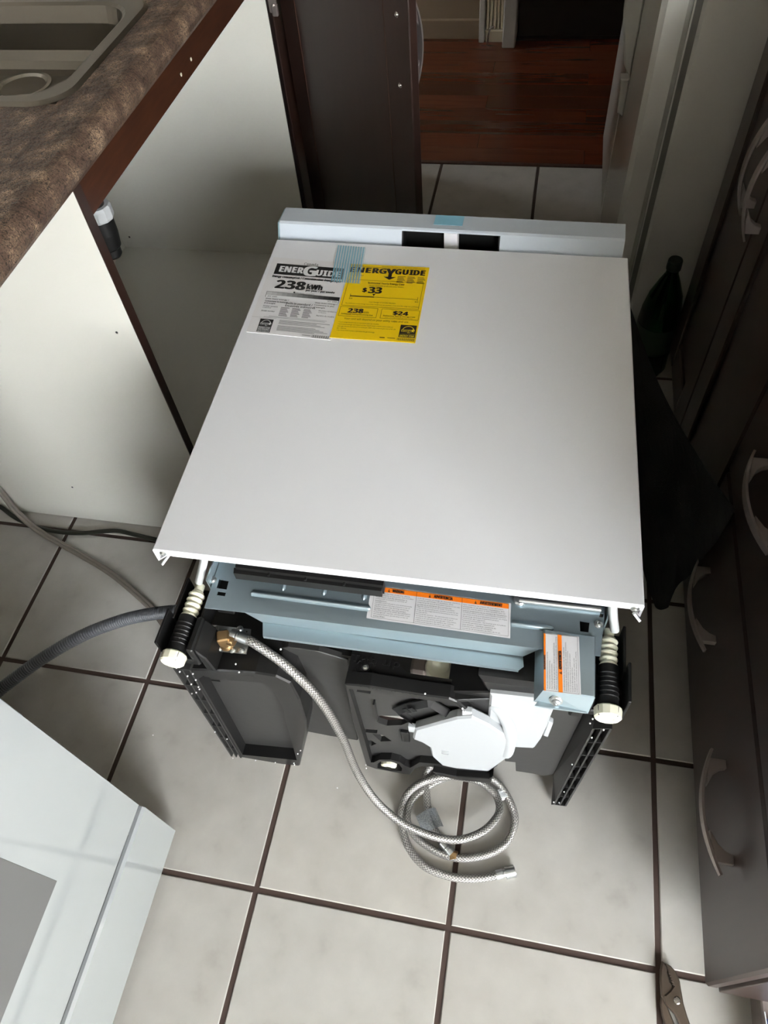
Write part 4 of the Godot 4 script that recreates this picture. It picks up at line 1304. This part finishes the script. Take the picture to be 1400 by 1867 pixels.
func energy_labels(w: Node3D, door: Node3D):
	var ink := Color(0.012, 0.012, 0.014)
	var white := Color(0.75, 0.75, 0.76)
	# white energy label
	page(Vector3(0.5737, 0.6254, -0.2192), Vector3(0.7112, 0.6254, -0.2135) - Vector3(0.5737, 0.6254, -0.2192), Vector3(0.5821, 0.6254, -0.028) - Vector3(0.5737, 0.6254, -0.2192))
	var lb := S()
	prism(lb, [v2(on_page(0, 0)), v2(on_page(1, 0)), v2(on_page(1, 1)), v2(on_page(0, 1))], "y", 0.625, 0.6256)
	var o := obj("energy_label", lb, "paper", w, "white energy label reading 238 kWh")
	var t := S()
	write(t, "Canada", 0.42, 0.045, 0.60, 0.082, ink, false, true)
	mark(t, 0.075, 0.085, 0.945, 0.235, Color(0.014, 0.014, 0.015))
	write(t, "ENER", 0.135, 0.12, 0.435, 0.20, white, true)
	write(t, "G", 0.445, 0.092, 0.60, 0.228, white, true)
	write(t, "UIDE", 0.605, 0.135, 0.905, 0.212, white, true)
	mark(t, 0.535, 0.16, 0.60, 0.175, white, 0.0009)
	write(t, "Energy consumption / Consommation énergétique", 0.075, 0.252, 0.94, 0.290, ink, true)
	write(t, "238", 0.155, 0.312, 0.52, 0.425, ink, true)
	write(t, "kWh", 0.545, 0.335, 0.735, 0.405, ink, true)
	write(t, "per year / par année", 0.545, 0.408, 0.90, 0.440, ink, true)
	write(t, "▼ This model / ce modèle", 0.40, 0.452, 0.66, 0.468, ink)
	for k in 14:
		var g := 0.55 * pow(1.0 - k / 13.0, 1.6) + 0.012
		mark(t, 0.075 + 0.0643 * k, 0.475, 0.075 + 0.0643 * (k + 1), 0.52, Color(g, g, g))
	frame(t, 0.072, 0.473, 0.978, 0.548, 0.004, 0.004, ink)
	mark(t, 0.08, 0.5205, 0.97, 0.55, white, 0.0006)
	write(t, "201 kWh", 0.10, 0.528, 0.22, 0.546, ink)
	write(t, "307 kWh", 0.84, 0.528, 0.96, 0.546, ink)
	lines(t, ["Uses least energy /", "Consomme le moins", "d'énergie"], 0.09, 0.38, 0.558, 0.645, ink, 19.0, true)
	lines(t, ["Uses most energy /", "Consomme le plus", "d'énergie"], 0.70, 0.985, 0.558, 0.645, ink, 19.0, true)
	write(t, "Built-in standard /", 0.355, 0.592, 0.68, 0.618, ink, true)
	write(t, "Encastrés ordinaires", 0.355, 0.625, 0.72, 0.650, ink, true)
	lines(t, ["Similar models", "compared"], 0.09, 0.27, 0.655, 0.700, ink, 14.0)
	lines(t, ["Model number"], 0.09, 0.27, 0.715, 0.742, ink, 13.0)
	lines(t, ["Modèles similaires", "comparés"], 0.77, 0.985, 0.655, 0.700, ink, 18.0)
	lines(t, ["Numéro du modèle"], 0.76, 0.985, 0.715, 0.742, ink, 17.0)
	for k in 3:
		for r in 7:
			mark(t, 0.31 + 0.14 * k, 0.662 + 0.0165 * r, 0.31 + 0.14 * k + 0.105 - 0.012 * ((r * 5 + k) % 3), 0.6705 + 0.0165 * r, Color(0.17, 0.17, 0.18))
	for r in 2:
		mark(t, 0.14 + 0.06 * (1 - r), 0.782 + 0.013 * r, 0.90 - 0.02 * r, 0.7865 + 0.013 * r, Color(0.30, 0.30, 0.31))
	mark(t, 0.0, 0.808, 0.30, 0.8105, Color(0.35, 0.35, 0.36))
	for r in 10:
		if r == 4:
			continue
		mark(t, 0.345, 0.822 + 0.0135 * r, 0.345 + 0.60 - 0.05 * ((r * 7) % 4), 0.8275 + 0.0135 * r, Color(0.22, 0.22, 0.23))
	star_badge(t, 0.115, 0.825, 0.275, 0.985, ink, white, ["ENERGY STAR", "HIGH EFFICIENCY", "HAUTE EFFICACITÉ"])
	mark(t, 0.66, 0.972, 0.76, 0.978, Color(0.2, 0.2, 0.2))
	for k in 16:
		mark(t, 0.775 + 0.0125 * k, 0.962, 0.775 + 0.0125 * k + 0.004 + 0.004 * ((k * 3) % 2), 0.992, Color(0.05, 0.05, 0.05))
	obj("lettering", t, "print", o)
	# yellow energy label
	page(Vector3(0.7118, 0.6262, -0.2109), Vector3(0.8445, 0.6262, -0.2114) - Vector3(0.7118, 0.6262, -0.2109), Vector3(0.7172, 0.6262, -0.0276) - Vector3(0.7118, 0.6262, -0.2109))
	lb = S()
	prism(lb, [v2(on_page(0, 0)), v2(on_page(1, 0.0)), v2(on_page(1, 1)), v2(on_page(0, 1))], "y", 0.6257, 0.6264)
	o = obj("energy_label", lb, "yellow", w, "bright yellow energy guide label")
	t = S()
	ink = Color(0.02, 0.012, 0.008)
	write(t, "U.S. Government", 0.02, 0.02, 0.17, 0.034, ink)
	write(t, "Federal law prohibits removal of this label before consumer purchase.", 0.40, 0.016, 0.95, 0.030, ink)
	mark(t, 0.02, 0.034, 0.95, 0.037, ink)
	write(t, "ENERG", 0.02, 0.052, 0.475, 0.125, ink, true)
	write(t, "Y", 0.475, 0.052, 0.59, 0.165, ink, true)
	write(t, "GUIDE", 0.59, 0.052, 0.96, 0.125, ink, true)
	t.set_color(ink)
	tri(t, on_page(0.455, 0.165), on_page(0.61, 0.165), on_page(0.532, 0.205), pn)
	mark(t, 0.516, 0.12, 0.549, 0.18, ink)
	write(t, "Dishwasher", 0.03, 0.138, 0.16, 0.152, ink)
	write(t, "Capacity: Standard", 0.03, 0.158, 0.20, 0.174, ink)
	for k in 3:
		for r in 6:
			mark(t, 0.63 + 0.125 * k, 0.148 + 0.0165 * r, 0.63 + 0.125 * k + 0.098 - 0.012 * ((r * 5 + k) % 3), 0.155 + 0.0165 * r, Color(0.12, 0.08, 0.02))
	frame(t, 0.03, 0.225, 0.965, 0.585, 0.004, 0.0035, ink)
	write(t, "Estimated Yearly Energy Cost", 0.285, 0.252, 0.735, 0.282, ink, true)
	write(t, "(when used with an electric water heater)", 0.31, 0.294, 0.735, 0.312, ink)
	write(t, "$", 0.24, 0.335, 0.29, 0.40, ink, true)
	write(t, "33", 0.315, 0.320, 0.475, 0.405, ink, true)
	t.set_color(ink)
	tri(t, on_page(0.37, 0.412), on_page(0.41, 0.412), on_page(0.39, 0.440), pn)
	mark(t, 0.105, 0.448, 0.40, 0.460, ink)
	mark(t, 0.40, 0.452, 0.93, 0.456, ink)
	mark(t, 0.103, 0.425, 0.107, 0.472, ink)
	mark(t, 0.928, 0.425, 0.932, 0.472, ink)
	write(t, "$29", 0.10, 0.480, 0.14, 0.498, ink)
	write(t, "$43", 0.905, 0.480, 0.945, 0.498, ink)
	write(t, "Cost Range of Similar Models", 0.355, 0.515, 0.68, 0.535, ink)
	write(t, "The estimated yearly energy cost of this model was not available at the time the range was published.", 0.07, 0.548, 0.965, 0.566, ink)
	frame(t, 0.025, 0.600, 0.485, 0.725, 0.004, 0.0035, ink)
	frame(t, 0.53, 0.600, 0.985, 0.725, 0.004, 0.0035, ink)
	write(t, "238", 0.13, 0.622, 0.315, 0.678, ink, true)
	write(t, "kWh", 0.325, 0.650, 0.385, 0.676, ink)
	write(t, "Estimated Yearly Electricity Use", 0.06, 0.688, 0.44, 0.708, ink, true)
	write(t, "$24", 0.675, 0.622, 0.855, 0.678, ink, true)
	write(t, "Estimated Yearly Energy Cost", 0.565, 0.682, 0.945, 0.702, ink, true)
	write(t, "(when used with a natural gas water heater)", 0.59, 0.706, 0.92, 0.718, ink)
	write(t, "Your cost will depend on your utility rates and use.", 0.11, 0.742, 0.885, 0.775, ink)
	lines(t, ["• Cost range based only on standard capacity models.", "• Estimated energy cost based on four wash loads a week and a national", "  average electricity cost of 12 cents per kWh and natural gas cost of $1.09", "  per therm.", "• For more information, visit www.ftc.gov/energy."], 0.055, 0.745, 0.795, 0.925, ink, 74.0)
	star_badge(t, 0.795, 0.79, 0.985, 0.945, ink, Color(0.85, 0.65, 0.02), ["ENERGY STAR"])
	mark(t, 0.58, 0.958, 0.64, 0.968, ink)
	mark(t, 0.67, 0.960, 0.76, 0.966, ink)
	for k in 18:
		mark(t, 0.785 + 0.0112 * k, 0.955, 0.785 + 0.0112 * k + 0.004 + 0.003 * ((k * 3) % 2), 0.985, Color(0.05, 0.05, 0.02))
	obj("lettering", t, "print", o)
	# blue striped tape over both labels
	page(Vector3(0.6784, 0.6272, -0.259), Vector3(0.7282, 0.6272, -0.2566) - Vector3(0.6784, 0.6272, -0.259), Vector3(0.6884, 0.6272, -0.1607) - Vector3(0.6784, 0.6272, -0.259))
	lb = S()
	quad(lb, on_page(0, 0, 0), on_page(1, 0, 0), on_page(1, 1, 0), on_page(0, 1, 0), Vector3.UP)
	o = obj("striped_tape", lb, "tape_film", w, "translucent light blue striped packing tape")
	t = S()
	for k in 11:
		mark(t, 0.01 + 0.0905 * k, 0.0, 0.045 + 0.0905 * k, 1.0, Color(1, 1, 1), 0.0003)
	obj("stripe", t, "tape_line", o)

func v2(p: Vector3) -> Vector2:
	return Vector2(p.x, p.z)

# black square badge: arc, script word, star, and captions under it
func star_badge(t: SurfaceTool, x0: float, y0: float, x1: float, y1: float, ink: Color, pale: Color, caps: Array):
	mark(t, x0, y0, x1, y1, ink)
	var w := x1 - x0
	var h := y1 - y0
	var ch: float = h * (0.40 if caps.size() > 1 else 0.25)
	var bh := h - ch
	for i in 10:
		var a0 := PI * (0.12 + 0.70 * i / 10.0)
		var a1 := PI * (0.12 + 0.70 * (i + 1) / 10.0)
		var q := []
		for e in [[a0, 0.80], [a1, 0.80], [a1, 0.74], [a0, 0.74]]:
			q.append(on_page(x0 + w * (0.52 + 0.55 * e[1] * cos(e[0])), y0 + bh * (0.92 - e[1] * sin(e[0])), 0.0008))
		t.set_color(pale)
		quad(t, q[0], q[1], q[2], q[3], pn)
	write(t, "energy", x0 + w * 0.10, y0 + bh * 0.50, x0 + w * 0.70, y0 + bh * 0.88, pale, false, true)
	t.set_color(pale)
	var c := Vector2(x0 + w * 0.80, y0 + bh * 0.60)
	for k in 5:
		var a := TAU * k / 5.0 - PI / 2
		var f := func(r: float, s: float) -> Vector3: return on_page(c.x + w * 0.14 * r * cos(a + s), c.y + bh * 0.22 * r * sin(a + s), 0.0008)
		tri(t, f.call(0.0, 0.0), f.call(1.0, 0.0), f.call(0.42, PI / 5), pn)
		tri(t, f.call(0.0, 0.0), f.call(1.0, 0.0), f.call(0.42, -PI / 5), pn)
	for i in caps.size():
		var yy := y1 - ch + ch * i / caps.size()
		mark(t, x0 + w * 0.03, yy, x1 - w * 0.03, yy + h * 0.012, pale, 0.0008)
		write(t, caps[i], x0 + w * 0.06, yy + ch / caps.size() * 0.28, x1 - w * 0.06, yy + ch / caps.size() * 0.85, pale, true)

# ---------------------------------------------------------------- hoses and cords
func hoses():
	# braided inlet hose from the brass elbow to the floor coil
	var o := thing("braided_hose", "long braided steel water hose from the brass elbow, coiled on the floor tiles", "hose")
	var a: Vector3 = Vector3(0.6737, 0.462, 0.4096)
	var pts := [a] + [Vector3(0.694, 0.458, 0.4164), Vector3(0.7313, 0.43, 0.4277), Vector3(0.7716, 0.36, 0.4411), Vector3(0.7975, 0.26, 0.4578), Vector3(0.8153, 0.14, 0.4785), Vector3(0.8497, 0.07, 0.5035), Vector3(0.9046, 0.045, 0.5262), Vector3(0.976, 0.035, 0.5332), Vector3(1.025, 0.03, 0.5131), Vector3(1.053, 0.025, 0.4766), Vector3(1.049, 0.022, 0.4486), Vector3(1.031, 0.024, 0.4331), Vector3(1.003, 0.026, 0.4248), Vector3(0.9619, 0.026, 0.4267), Vector3(0.9194, 0.024, 0.4409), Vector3(0.8932, 0.02, 0.4644), Vector3(0.8857, 0.014, 0.4926), Vector3(0.8917, 0.01, 0.5231), Vector3(0.9071, 0.009, 0.5519), Vector3(0.9366, 0.009, 0.5758), Vector3(0.9754, 0.009, 0.5846), Vector3(1.01, 0.009, 0.5837), Vector3(1.042, 0.009, 0.5765), Vector3(1.062, 0.009, 0.5688)]
	var st := S()
	tube(st, smooth(pts, 8), 0.0068, 14, 46.0, 2.0)
	obj("braided_tube", st, "braid", o)
	st = S()
	var n0: Vector3 = a + Vector3(-0.020, 0.0, -0.003)
	tube(st, [n0, n0 + (a - n0) * 0.42], 0.0085, 6)
	tube(st, [n0 + (a - n0) * 0.45, n0 + (a - n0) * 0.60], 0.0070, 12)
	tube(st, [n0 + (a - n0) * 0.62, a + (pts[1] - a) * 0.25], 0.0078, 14)
	obj("coupling", st, "zinc", o)
	st = S()
	var e0: Vector3 = [Vector3(1.059, 0.009, 0.5697)][0]
	var e1: Vector3 = [Vector3(1.089, 0.009, 0.5582)][0]
	tube(st, [e0, e0.lerp(e1, 0.35)], 0.0078, 14)
	tube(st, [e0.lerp(e1, 0.38), e0.lerp(e1, 0.52)], 0.0068, 12)
	tube(st, [e0.lerp(e1, 0.50), e1], 0.0098, 6)
	obj("end_nut", st, "zinc", o)
	# second hose
	o = thing("braided_hose", "second braided steel hose with a silver tag and small elbow, under the coil", "hose")
	st = S()
	var p2 := [Vector3(0.9689, 0.01, 0.5371), Vector3(0.956, 0.01, 0.5268), Vector3(0.9444, 0.01, 0.5124), Vector3(0.9354, 0.01, 0.4973), Vector3(0.9282, 0.012, 0.4755), Vector3(0.923, 0.015, 0.4533), Vector3(0.9186, 0.018, 0.4305), Vector3(0.9302, 0.03, 0.4125)] + [Vector3(0.9749, 0.03, 0.4131), Vector3(1.019, 0.028, 0.415), Vector3(1.045, 0.024, 0.4222), Vector3(1.066, 0.018, 0.4419), Vector3(1.081, 0.012, 0.4687), Vector3(1.081, 0.01, 0.4911), Vector3(1.07, 0.009, 0.5178), Vector3(1.043, 0.008, 0.5392), Vector3(1.002, 0.008, 0.5531), Vector3(0.9644, 0.008, 0.5525), Vector3(0.9293, 0.01, 0.5403), Vector3(0.9077, 0.012, 0.5254), Vector3(0.8976, 0.016, 0.5097), Vector3(0.8968, 0.018, 0.487), Vector3(0.9078, 0.016, 0.4638), Vector3(0.9338, 0.013, 0.4393), Vector3(0.9565, 0.012, 0.4235)]
	tube(st, smooth(p2, 8), 0.0066, 14, 46.0, 2.0)
	obj("braided_tube", st, "braid", o)
	st = S()
	# folded foil tag wrapped on the hose
	var t0: Vector3 = [Vector3(0.93, 0.012, 0.4875)][0]
	var t1: Vector3 = [Vector3(0.9478, 0.012, 0.5159)][0]
	var sd := (t1 - t0).cross(Vector3.UP).normalized()
	for q in [[-0.022, 0.004, 0.000, 0.018], [0.000, 0.018, 0.012, 0.012], [0.012, 0.012, 0.016, 0.002]]:
		var ua: Vector3 = sd * -q[0] + Vector3(0, q[1] - 0.008, 0)
		var ub: Vector3 = sd * -q[2] + Vector3(0, q[3] - 0.008, 0)
		quad(st, t0 + ua, t0 + ub, t1 + ub, t1 + ua, Vector3.UP)
		quad(st, t0 + ua - Vector3(0, 0.0005, 0), t0 + ub - Vector3(0, 0.0005, 0), t1 + ub - Vector3(0, 0.0005, 0), t1 + ua - Vector3(0, 0.0005, 0), Vector3.DOWN)
	obj("foil_tag", st, "silver_tag", o, "speckled silver tag")
	st = S()
	var f0: Vector3 = [Vector3(0.9629, 0.011, 0.5348)][0]
	var f1: Vector3 = [Vector3(0.982, 0.011, 0.5501)][0]
	tube(st, [f0, f0.lerp(f1, 0.45)], 0.0082, 6)
	tube(st, [f0.lerp(f1, 0.48), f0.lerp(f1, 0.68)], 0.0068, 14)
	tube(st, [f0.lerp(f1, 0.7), f1], 0.0078, 8)
	obj("coupling", st, "zinc", o)
	st = S()
	tube(st, [f1, [Vector3(0.9906, 0.012, 0.5515)][0]], 0.0072, 6)
	tube(st, [f1, [Vector3(0.9849, 0.01, 0.5582)][0]], 0.0065, 8)
	obj("elbow", st, "brass", o)
	st = S()
	var z0: Vector3 = [Vector3(1.062, 0.018, 0.4406)][0]
	tube(st, [z0 + Vector3(-0.010, 0.0, -0.006), z0 + Vector3(-0.002, 0.002, 0.005)], 0.0080, 14)
	for k in 3:
		var c0 := z0 + Vector3(-0.008 + 0.003 * k, 0.0005, -0.004 + 0.0042 * k)
		tube(st, [c0, c0 + Vector3(0.0012, 0, 0.0018)], 0.0088, 14)
	bar(st, z0 + Vector3(-0.012, 0.004, -0.004), z0 + Vector3(-0.026, 0.008, -0.002), 0.0016)
	obj("cable_tie", st, "clear_white", o, "clear plastic cable tie")
	# corrugated drain hose
	o = thing("drain_hose", "thick grey corrugated drain hose running from the dishwasher towards the range", "hose")
	st = S()
	var dp := smooth([Vector3(0.0257, 0.022, 0.4332), Vector3(0.0653, 0.03, 0.3836), Vector3(0.1201, 0.045, 0.3302), Vector3(0.1917, 0.065, 0.28), Vector3(0.2698, 0.085, 0.2451), Vector3(0.3421, 0.105, 0.2289), Vector3(0.4187, 0.13, 0.2251), Vector3(0.4994, 0.16, 0.2389), Vector3(0.5556, 0.19, 0.2558)], 66)
	var rr := PackedFloat32Array()
	for i in dp.size():
		rr.append([0.0131, 0.0131, 0.0108, 0.0108][i % 4])
	tube(st, dp, rr, 18)
	obj("corrugated_tube", st, "hose_grey", o)
	# two cords from the bay on the left
	o = thing("power_cord", "grey flat twin cord curving over the tiles to the drain hose", "cord")
	st = S()
	var cp := [Vector3(-0.1429, 0.13, -0.0274), Vector3(-0.1293, 0.095, -0.018), Vector3(-0.1123, 0.05, -0.0043), Vector3(-0.063, 0.018, 0.0187), Vector3(0.0053, 0.007, 0.0424), Vector3(0.0855, 0.007, 0.0722), Vector3(0.1597, 0.007, 0.1029), Vector3(0.2279, 0.007, 0.1399), Vector3(0.2789, 0.007, 0.1709), Vector3(0.3242, 0.007, 0.2068)]
	var q0 := smooth(cp, 8)
	var l0 := PackedVector3Array()
	var l1 := PackedVector3Array()
	for i in q0.size():
		var d := (q0[mini(i + 1, q0.size() - 1)] - q0[maxi(i - 1, 0)]).cross(Vector3.UP).normalized() * 0.0032
		l0.append(q0[i] + d)
		l1.append(q0[i] - d)
	tube(st, l0, 0.0042, 10)
	tube(st, l1, 0.0042, 10)
	obj("twin_cord", st, "cord_grey", o)
	o = thing("power_cord", "dark green-black cord lying along the foot of the white panel", "cord")
	st = S()
	tube(st, smooth([Vector3(-0.2026, 0.05, -0.0247), Vector3(-0.1694, 0.035, -0.0206), Vector3(-0.1318, 0.016, -0.0069), Vector3(-0.0712, 0.008, 0.0066), Vector3(-0.0126, 0.007, 0.0107), Vector3(0.042, 0.007, 0.0065), Vector3(0.0863, 0.007, -0.0042), Vector3(0.1253, 0.007, -0.011), Vector3(0.176, 0.007, -0.0054), Vector3(0.2331, 0.007, 0.0007), Vector3(0.3, 0.007, -0.0008)], 8), 0.0052, 10)
	obj("cable", st, "cord_dark", o)

# ---------------------------------------------------------------- small things
func small_things():
	# green soft-drink bottle by the fridge
	var b := thing("bottle", "tall green plastic bottle standing on the floor against the fridge side", "bottle")
	b.position = Vector3(1.322, 0.0, -0.690)
	b.rotation.z = 0.0
	var st := S()
	lathe(st, [Vector2(0.0, 0.004), Vector2(0.030, 0.0), Vector2(0.042, 0.006), Vector2(0.048, 0.022), Vector2(0.046, 0.060), Vector2(0.048, 0.080), Vector2(0.048, 0.165), Vector2(0.046, 0.195), Vector2(0.038, 0.235), Vector2(0.024, 0.272), Vector2(0.0145, 0.294), Vector2(0.0135, 0.305), Vector2(0.0135, 0.318), Vector2(0.0, 0.318)], Transform3D(), 32)
	obj("body", st, "bottle_green", b)
	st = S()
	lathe(st, [Vector2(0.0486, 0.085), Vector2(0.0488, 0.09), Vector2(0.0488, 0.155), Vector2(0.0486, 0.16)], Transform3D(), 32)
	obj("label_band", st, "bottle_label", b)
	st = S()
	lathe(st, [Vector2(0.0, 0.306), Vector2(0.0162, 0.306), Vector2(0.0165, 0.309), Vector2(0.0160, 0.327), Vector2(0.0145, 0.330), Vector2(0.0, 0.330)], Transform3D(), 28)
	obj("cap", st, "cap_dark", b)
	# black cloth hanging between dishwasher and drawers
	st = S()
	var A: Array = [Vector3(1.205, 0.42, -0.4019), Vector3(1.247, 0.4, -0.2562), Vector3(1.28, 0.4, -0.1451), Vector3(1.328, 0.4, -0.0235), Vector3(1.345, 0.4569, 0.0966)]
	var B: Array = [Vector3(1.228, 0.3, -0.3167), Vector3(1.262, 0.3, -0.1741), Vector3(1.297, 0.3, -0.0604), Vector3(1.335, 0.3, 0.0187), Vector3(1.345, 0.35, 0.0847)]
	var C: Array = [Vector3(1.251, 0.2, -0.1881), Vector3(1.285, 0.18, -0.0976), Vector3(1.314, 0.18, -0.0239), Vector3(1.337, 0.18, 0.0098), Vector3(1.342, 0.2322, 0.0673)]
	var D: Array = [Vector3(1.283, 0.06, -0.0857), Vector3(1.316, 0.03, 0.0039), Vector3(1.332, 0.02, 0.0291), Vector3(1.356, 0.03, 0.0223), Vector3(1.366, 0.06, -0.0052)]
	var rows := [smooth(A, 10), smooth(B, 10), smooth(C, 10), smooth(D, 10)]
	var n: int = rows[0].size()
	var grid := []
	var fn := FastNoiseLite.new()
	fn.seed = 4
	fn.frequency = 9.0
	for i in n:
		var line := smooth([rows[0][i], rows[1][i], rows[2][i], rows[3][i]], 12)
		for j in line.size():
			var k := fn.get_noise_3dv(line[j]) * 0.010
			line[j] = line[j] + Vector3(-0.4, 0.8, 0.3) * k
			line[j].x = minf(line[j].x, 1.350)
			line[j].y = maxf(line[j].y, 0.004)
		grid.append(line)
	for i in n - 1:
		for j in grid[0].size() - 1:
			quad(st, grid[i][j], grid[i + 1][j], grid[i + 1][j + 1], grid[i][j + 1], Vector3(-0.4, 0.8, 0.3))
	st.index()
	var cl := obj("cloth", st, "cloth_black")
	tag(cl, "black towel bunched in the dark gap between the dishwasher and the drawers", "towel")
	# pliers
	var p := thing("pliers", "slip-joint pliers lying on the tile at the lower right corner", "pliers")
	st = S()
	prism(st, [Vector2(1.323, 0.6478), Vector2(1.33, 0.6524), Vector2(1.332, 0.6579), Vector2(1.331, 0.6632), Vector2(1.334, 0.6736), Vector2(1.337, 0.6759), Vector2(1.339, 0.6841), Vector2(1.34, 0.6954), Vector2(1.327, 0.7048), Vector2(1.32, 0.6941), Vector2(1.319, 0.6764), Vector2(1.32, 0.6601)], "y", 0.004, 0.013, 0.002)
	prism(st, [Vector2(1.321, 0.6918), Vector2(1.328, 0.7031), Vector2(1.334, 0.7159), Vector2(1.343, 0.7349), Vector2(1.35, 0.757), Vector2(1.34, 0.7607), Vector2(1.327, 0.7378), Vector2(1.321, 0.7198), Vector2(1.319, 0.7047)], "y", 0.003, 0.011, 0.002)
	obj("lower_half", st, "pliers", p)
	st = S()
	prism(st, [Vector2(1.328, 0.6499), Vector2(1.335, 0.6524), Vector2(1.343, 0.6591), Vector2(1.348, 0.6712), Vector2(1.349, 0.6796), Vector2(1.352, 0.6988), Vector2(1.356, 0.7119), Vector2(1.363, 0.7312), Vector2(1.37, 0.75), Vector2(1.359, 0.7553), Vector2(1.349, 0.7338), Vector2(1.339, 0.7151), Vector2(1.325, 0.7038), Vector2(1.324, 0.6934), Vector2(1.333, 0.6852), Vector2(1.338, 0.678), Vector2(1.333, 0.6665)], "y", 0.007, 0.0155, 0.002)
	obj("upper_half", st, "pliers", p)
	for k in 5:
		st = S()
		var c0: Vector3 = Vector3(1.332, 0.0135, 0.6632).lerp(Vector3(1.337, 0.0135, 0.676), k / 4.0)
		box(st, c0 + Vector3(-0.0005, -0.006, -0.0012), c0 + Vector3(0.0034, 0.0018, 0.0012), 0.0003)
		obj("jaw_tooth", st, "pliers", p)
	st = S()
	lathe(st, [Vector2(0.0, 0.0), Vector2(0.0052, 0.0), Vector2(0.0052, 0.0022), Vector2(0.0040, 0.0030), Vector2(0.0, 0.0030)], Transform3D(Basis(), Vector3(1.342, 0.0155, 0.6965)), 20)
	obj("pivot", st, "chrome", p)
	# small dark-topped box and a scrap of woven cloth past the end of the drawers
	var q := thing("crate", "low grey-brown box past the end of the drawers at the bottom right corner", "box")
	obj("body", bx(Vector3(1.452, 0.0, 0.668), Vector3(1.60, 0.045, 0.80), 0.003), "mud", q)
	obj("lid", bx(Vector3(1.450, 0.047, 0.666), Vector3(1.60, 0.056, 0.80), 0.002), "mud", q)
	st = S()
	for k in 5:
		box(st, Vector3(1.4545 + 0.0115 * k, 0.0565, 0.700 + 0.004 * k), Vector3(1.466 + 0.012 * k, 0.0595, 0.78), 0.001)
	var sc := obj("cloth_scrap", st, "cloth_blue")
	tag(sc, "scrap of blue and white woven cloth on the low box at the bottom right", "cloth")
	var s2 := S()
	for k in 9:
		bar(s2, Vector3(1.452 + 0.007 * k, 0.0605, 0.692 + 0.003 * (k % 3)), Vector3(1.456 + 0.007 * k, 0.0615, 0.75), 0.0009)
	obj("fringe", s2, "cloth_white", sc)
	# polystyrene crumbs on the black base
	var bead := S()
	lathe(bead, [Vector2(0.0, -0.0014), Vector2(0.0010, -0.0010), Vector2(0.0014, 0.0), Vector2(0.0010, 0.0010), Vector2(0.0, 0.0014)], Transform3D(), 8)
	var bm := bead.commit()
	var spots := [Vector3(0.5745, 0.4213, 0.451), Vector3(0.5753, 0.4082, 0.451), Vector3(0.5832, 0.3953, 0.451), Vector3(0.5953, 0.4074, 0.451), Vector3(0.5928, 0.3848, 0.451), Vector3(0.5795, 0.3638, 0.451), Vector3(0.5887, 0.3568, 0.451), Vector3(0.5879, 0.3481, 0.451), Vector3(0.5682, 0.3234, 0.451), Vector3(0.5777, 0.3314, 0.451), Vector3(0.5571, 0.1466, 0.451), Vector3(0.5713, 0.1164, 0.451), Vector3(0.553, -0.0007, 0.451), Vector3(0.6002, 0.0105, 0.451), Vector3(0.6404, 0.0183, 0.451), Vector3(0.6795, 0.0356, 0.451), Vector3(0.6787, 0.0254, 0.451), Vector3(0.7065, 0.1204, 0.451), Vector3(0.6977, 0.0981, 0.451)]
	var rail_side := [Vector3(1.158, 0.3686, 0.441), Vector3(1.148, 0.2444, 0.441), Vector3(1.154, 0.0996, 0.441), Vector3(1.145, 0.0293, 0.441), Vector3(1.154, 0.031, 0.441), Vector3(1.168, 0.4035, 0.441), Vector3(1.148, 0.4194, 0.441), Vector3(1.149, 0.4356, 0.441), Vector3(1.146, 0.4598, 0.441)]
	var middle := [Vector3(0.8178, 0.0861, 0.447), Vector3(0.817, 0.0667, 0.447), Vector3(0.9858, 0.4112, 0.447), Vector3(0.9918, 0.4056, 0.447), Vector3(0.982, 0.4197, 0.447), Vector3(0.9325, 0.4523, 0.447), Vector3(0.6715, 0.4581, 0.447), Vector3(0.6693, 0.4298, 0.447), Vector3(0.7495, 0.5293, 0.447)]
	for e in [[spots, "tiny white polystyrene crumb on the ribbed left rail and pocket rim of the black base"], [rail_side, "tiny white polystyrene crumb on the ribbed right rail of the black base"], [middle, "tiny white polystyrene crumb on the upper edges in the middle of the black base"], [[Vector3(0.7614, 0.0012, 0.4723)], "single white crumb on the tile between the hanging braided hose and the black base"], [[Vector3(0.3838, 0.0012, 0.434)], "single white crumb on the tile left of the black base, beyond the white range"]]:
		for s in e[0]:
			var o := MeshInstance3D.new()
			o.name = numbered("foam_crumb")
			o.mesh = bm
			o.material_override = M["foam"]
			o.position = s + Vector3(0, 0, 0.0006)
			add_child(o)
			tag(o, e[1], "crumb", "white polystyrene crumbs on the base and floor")
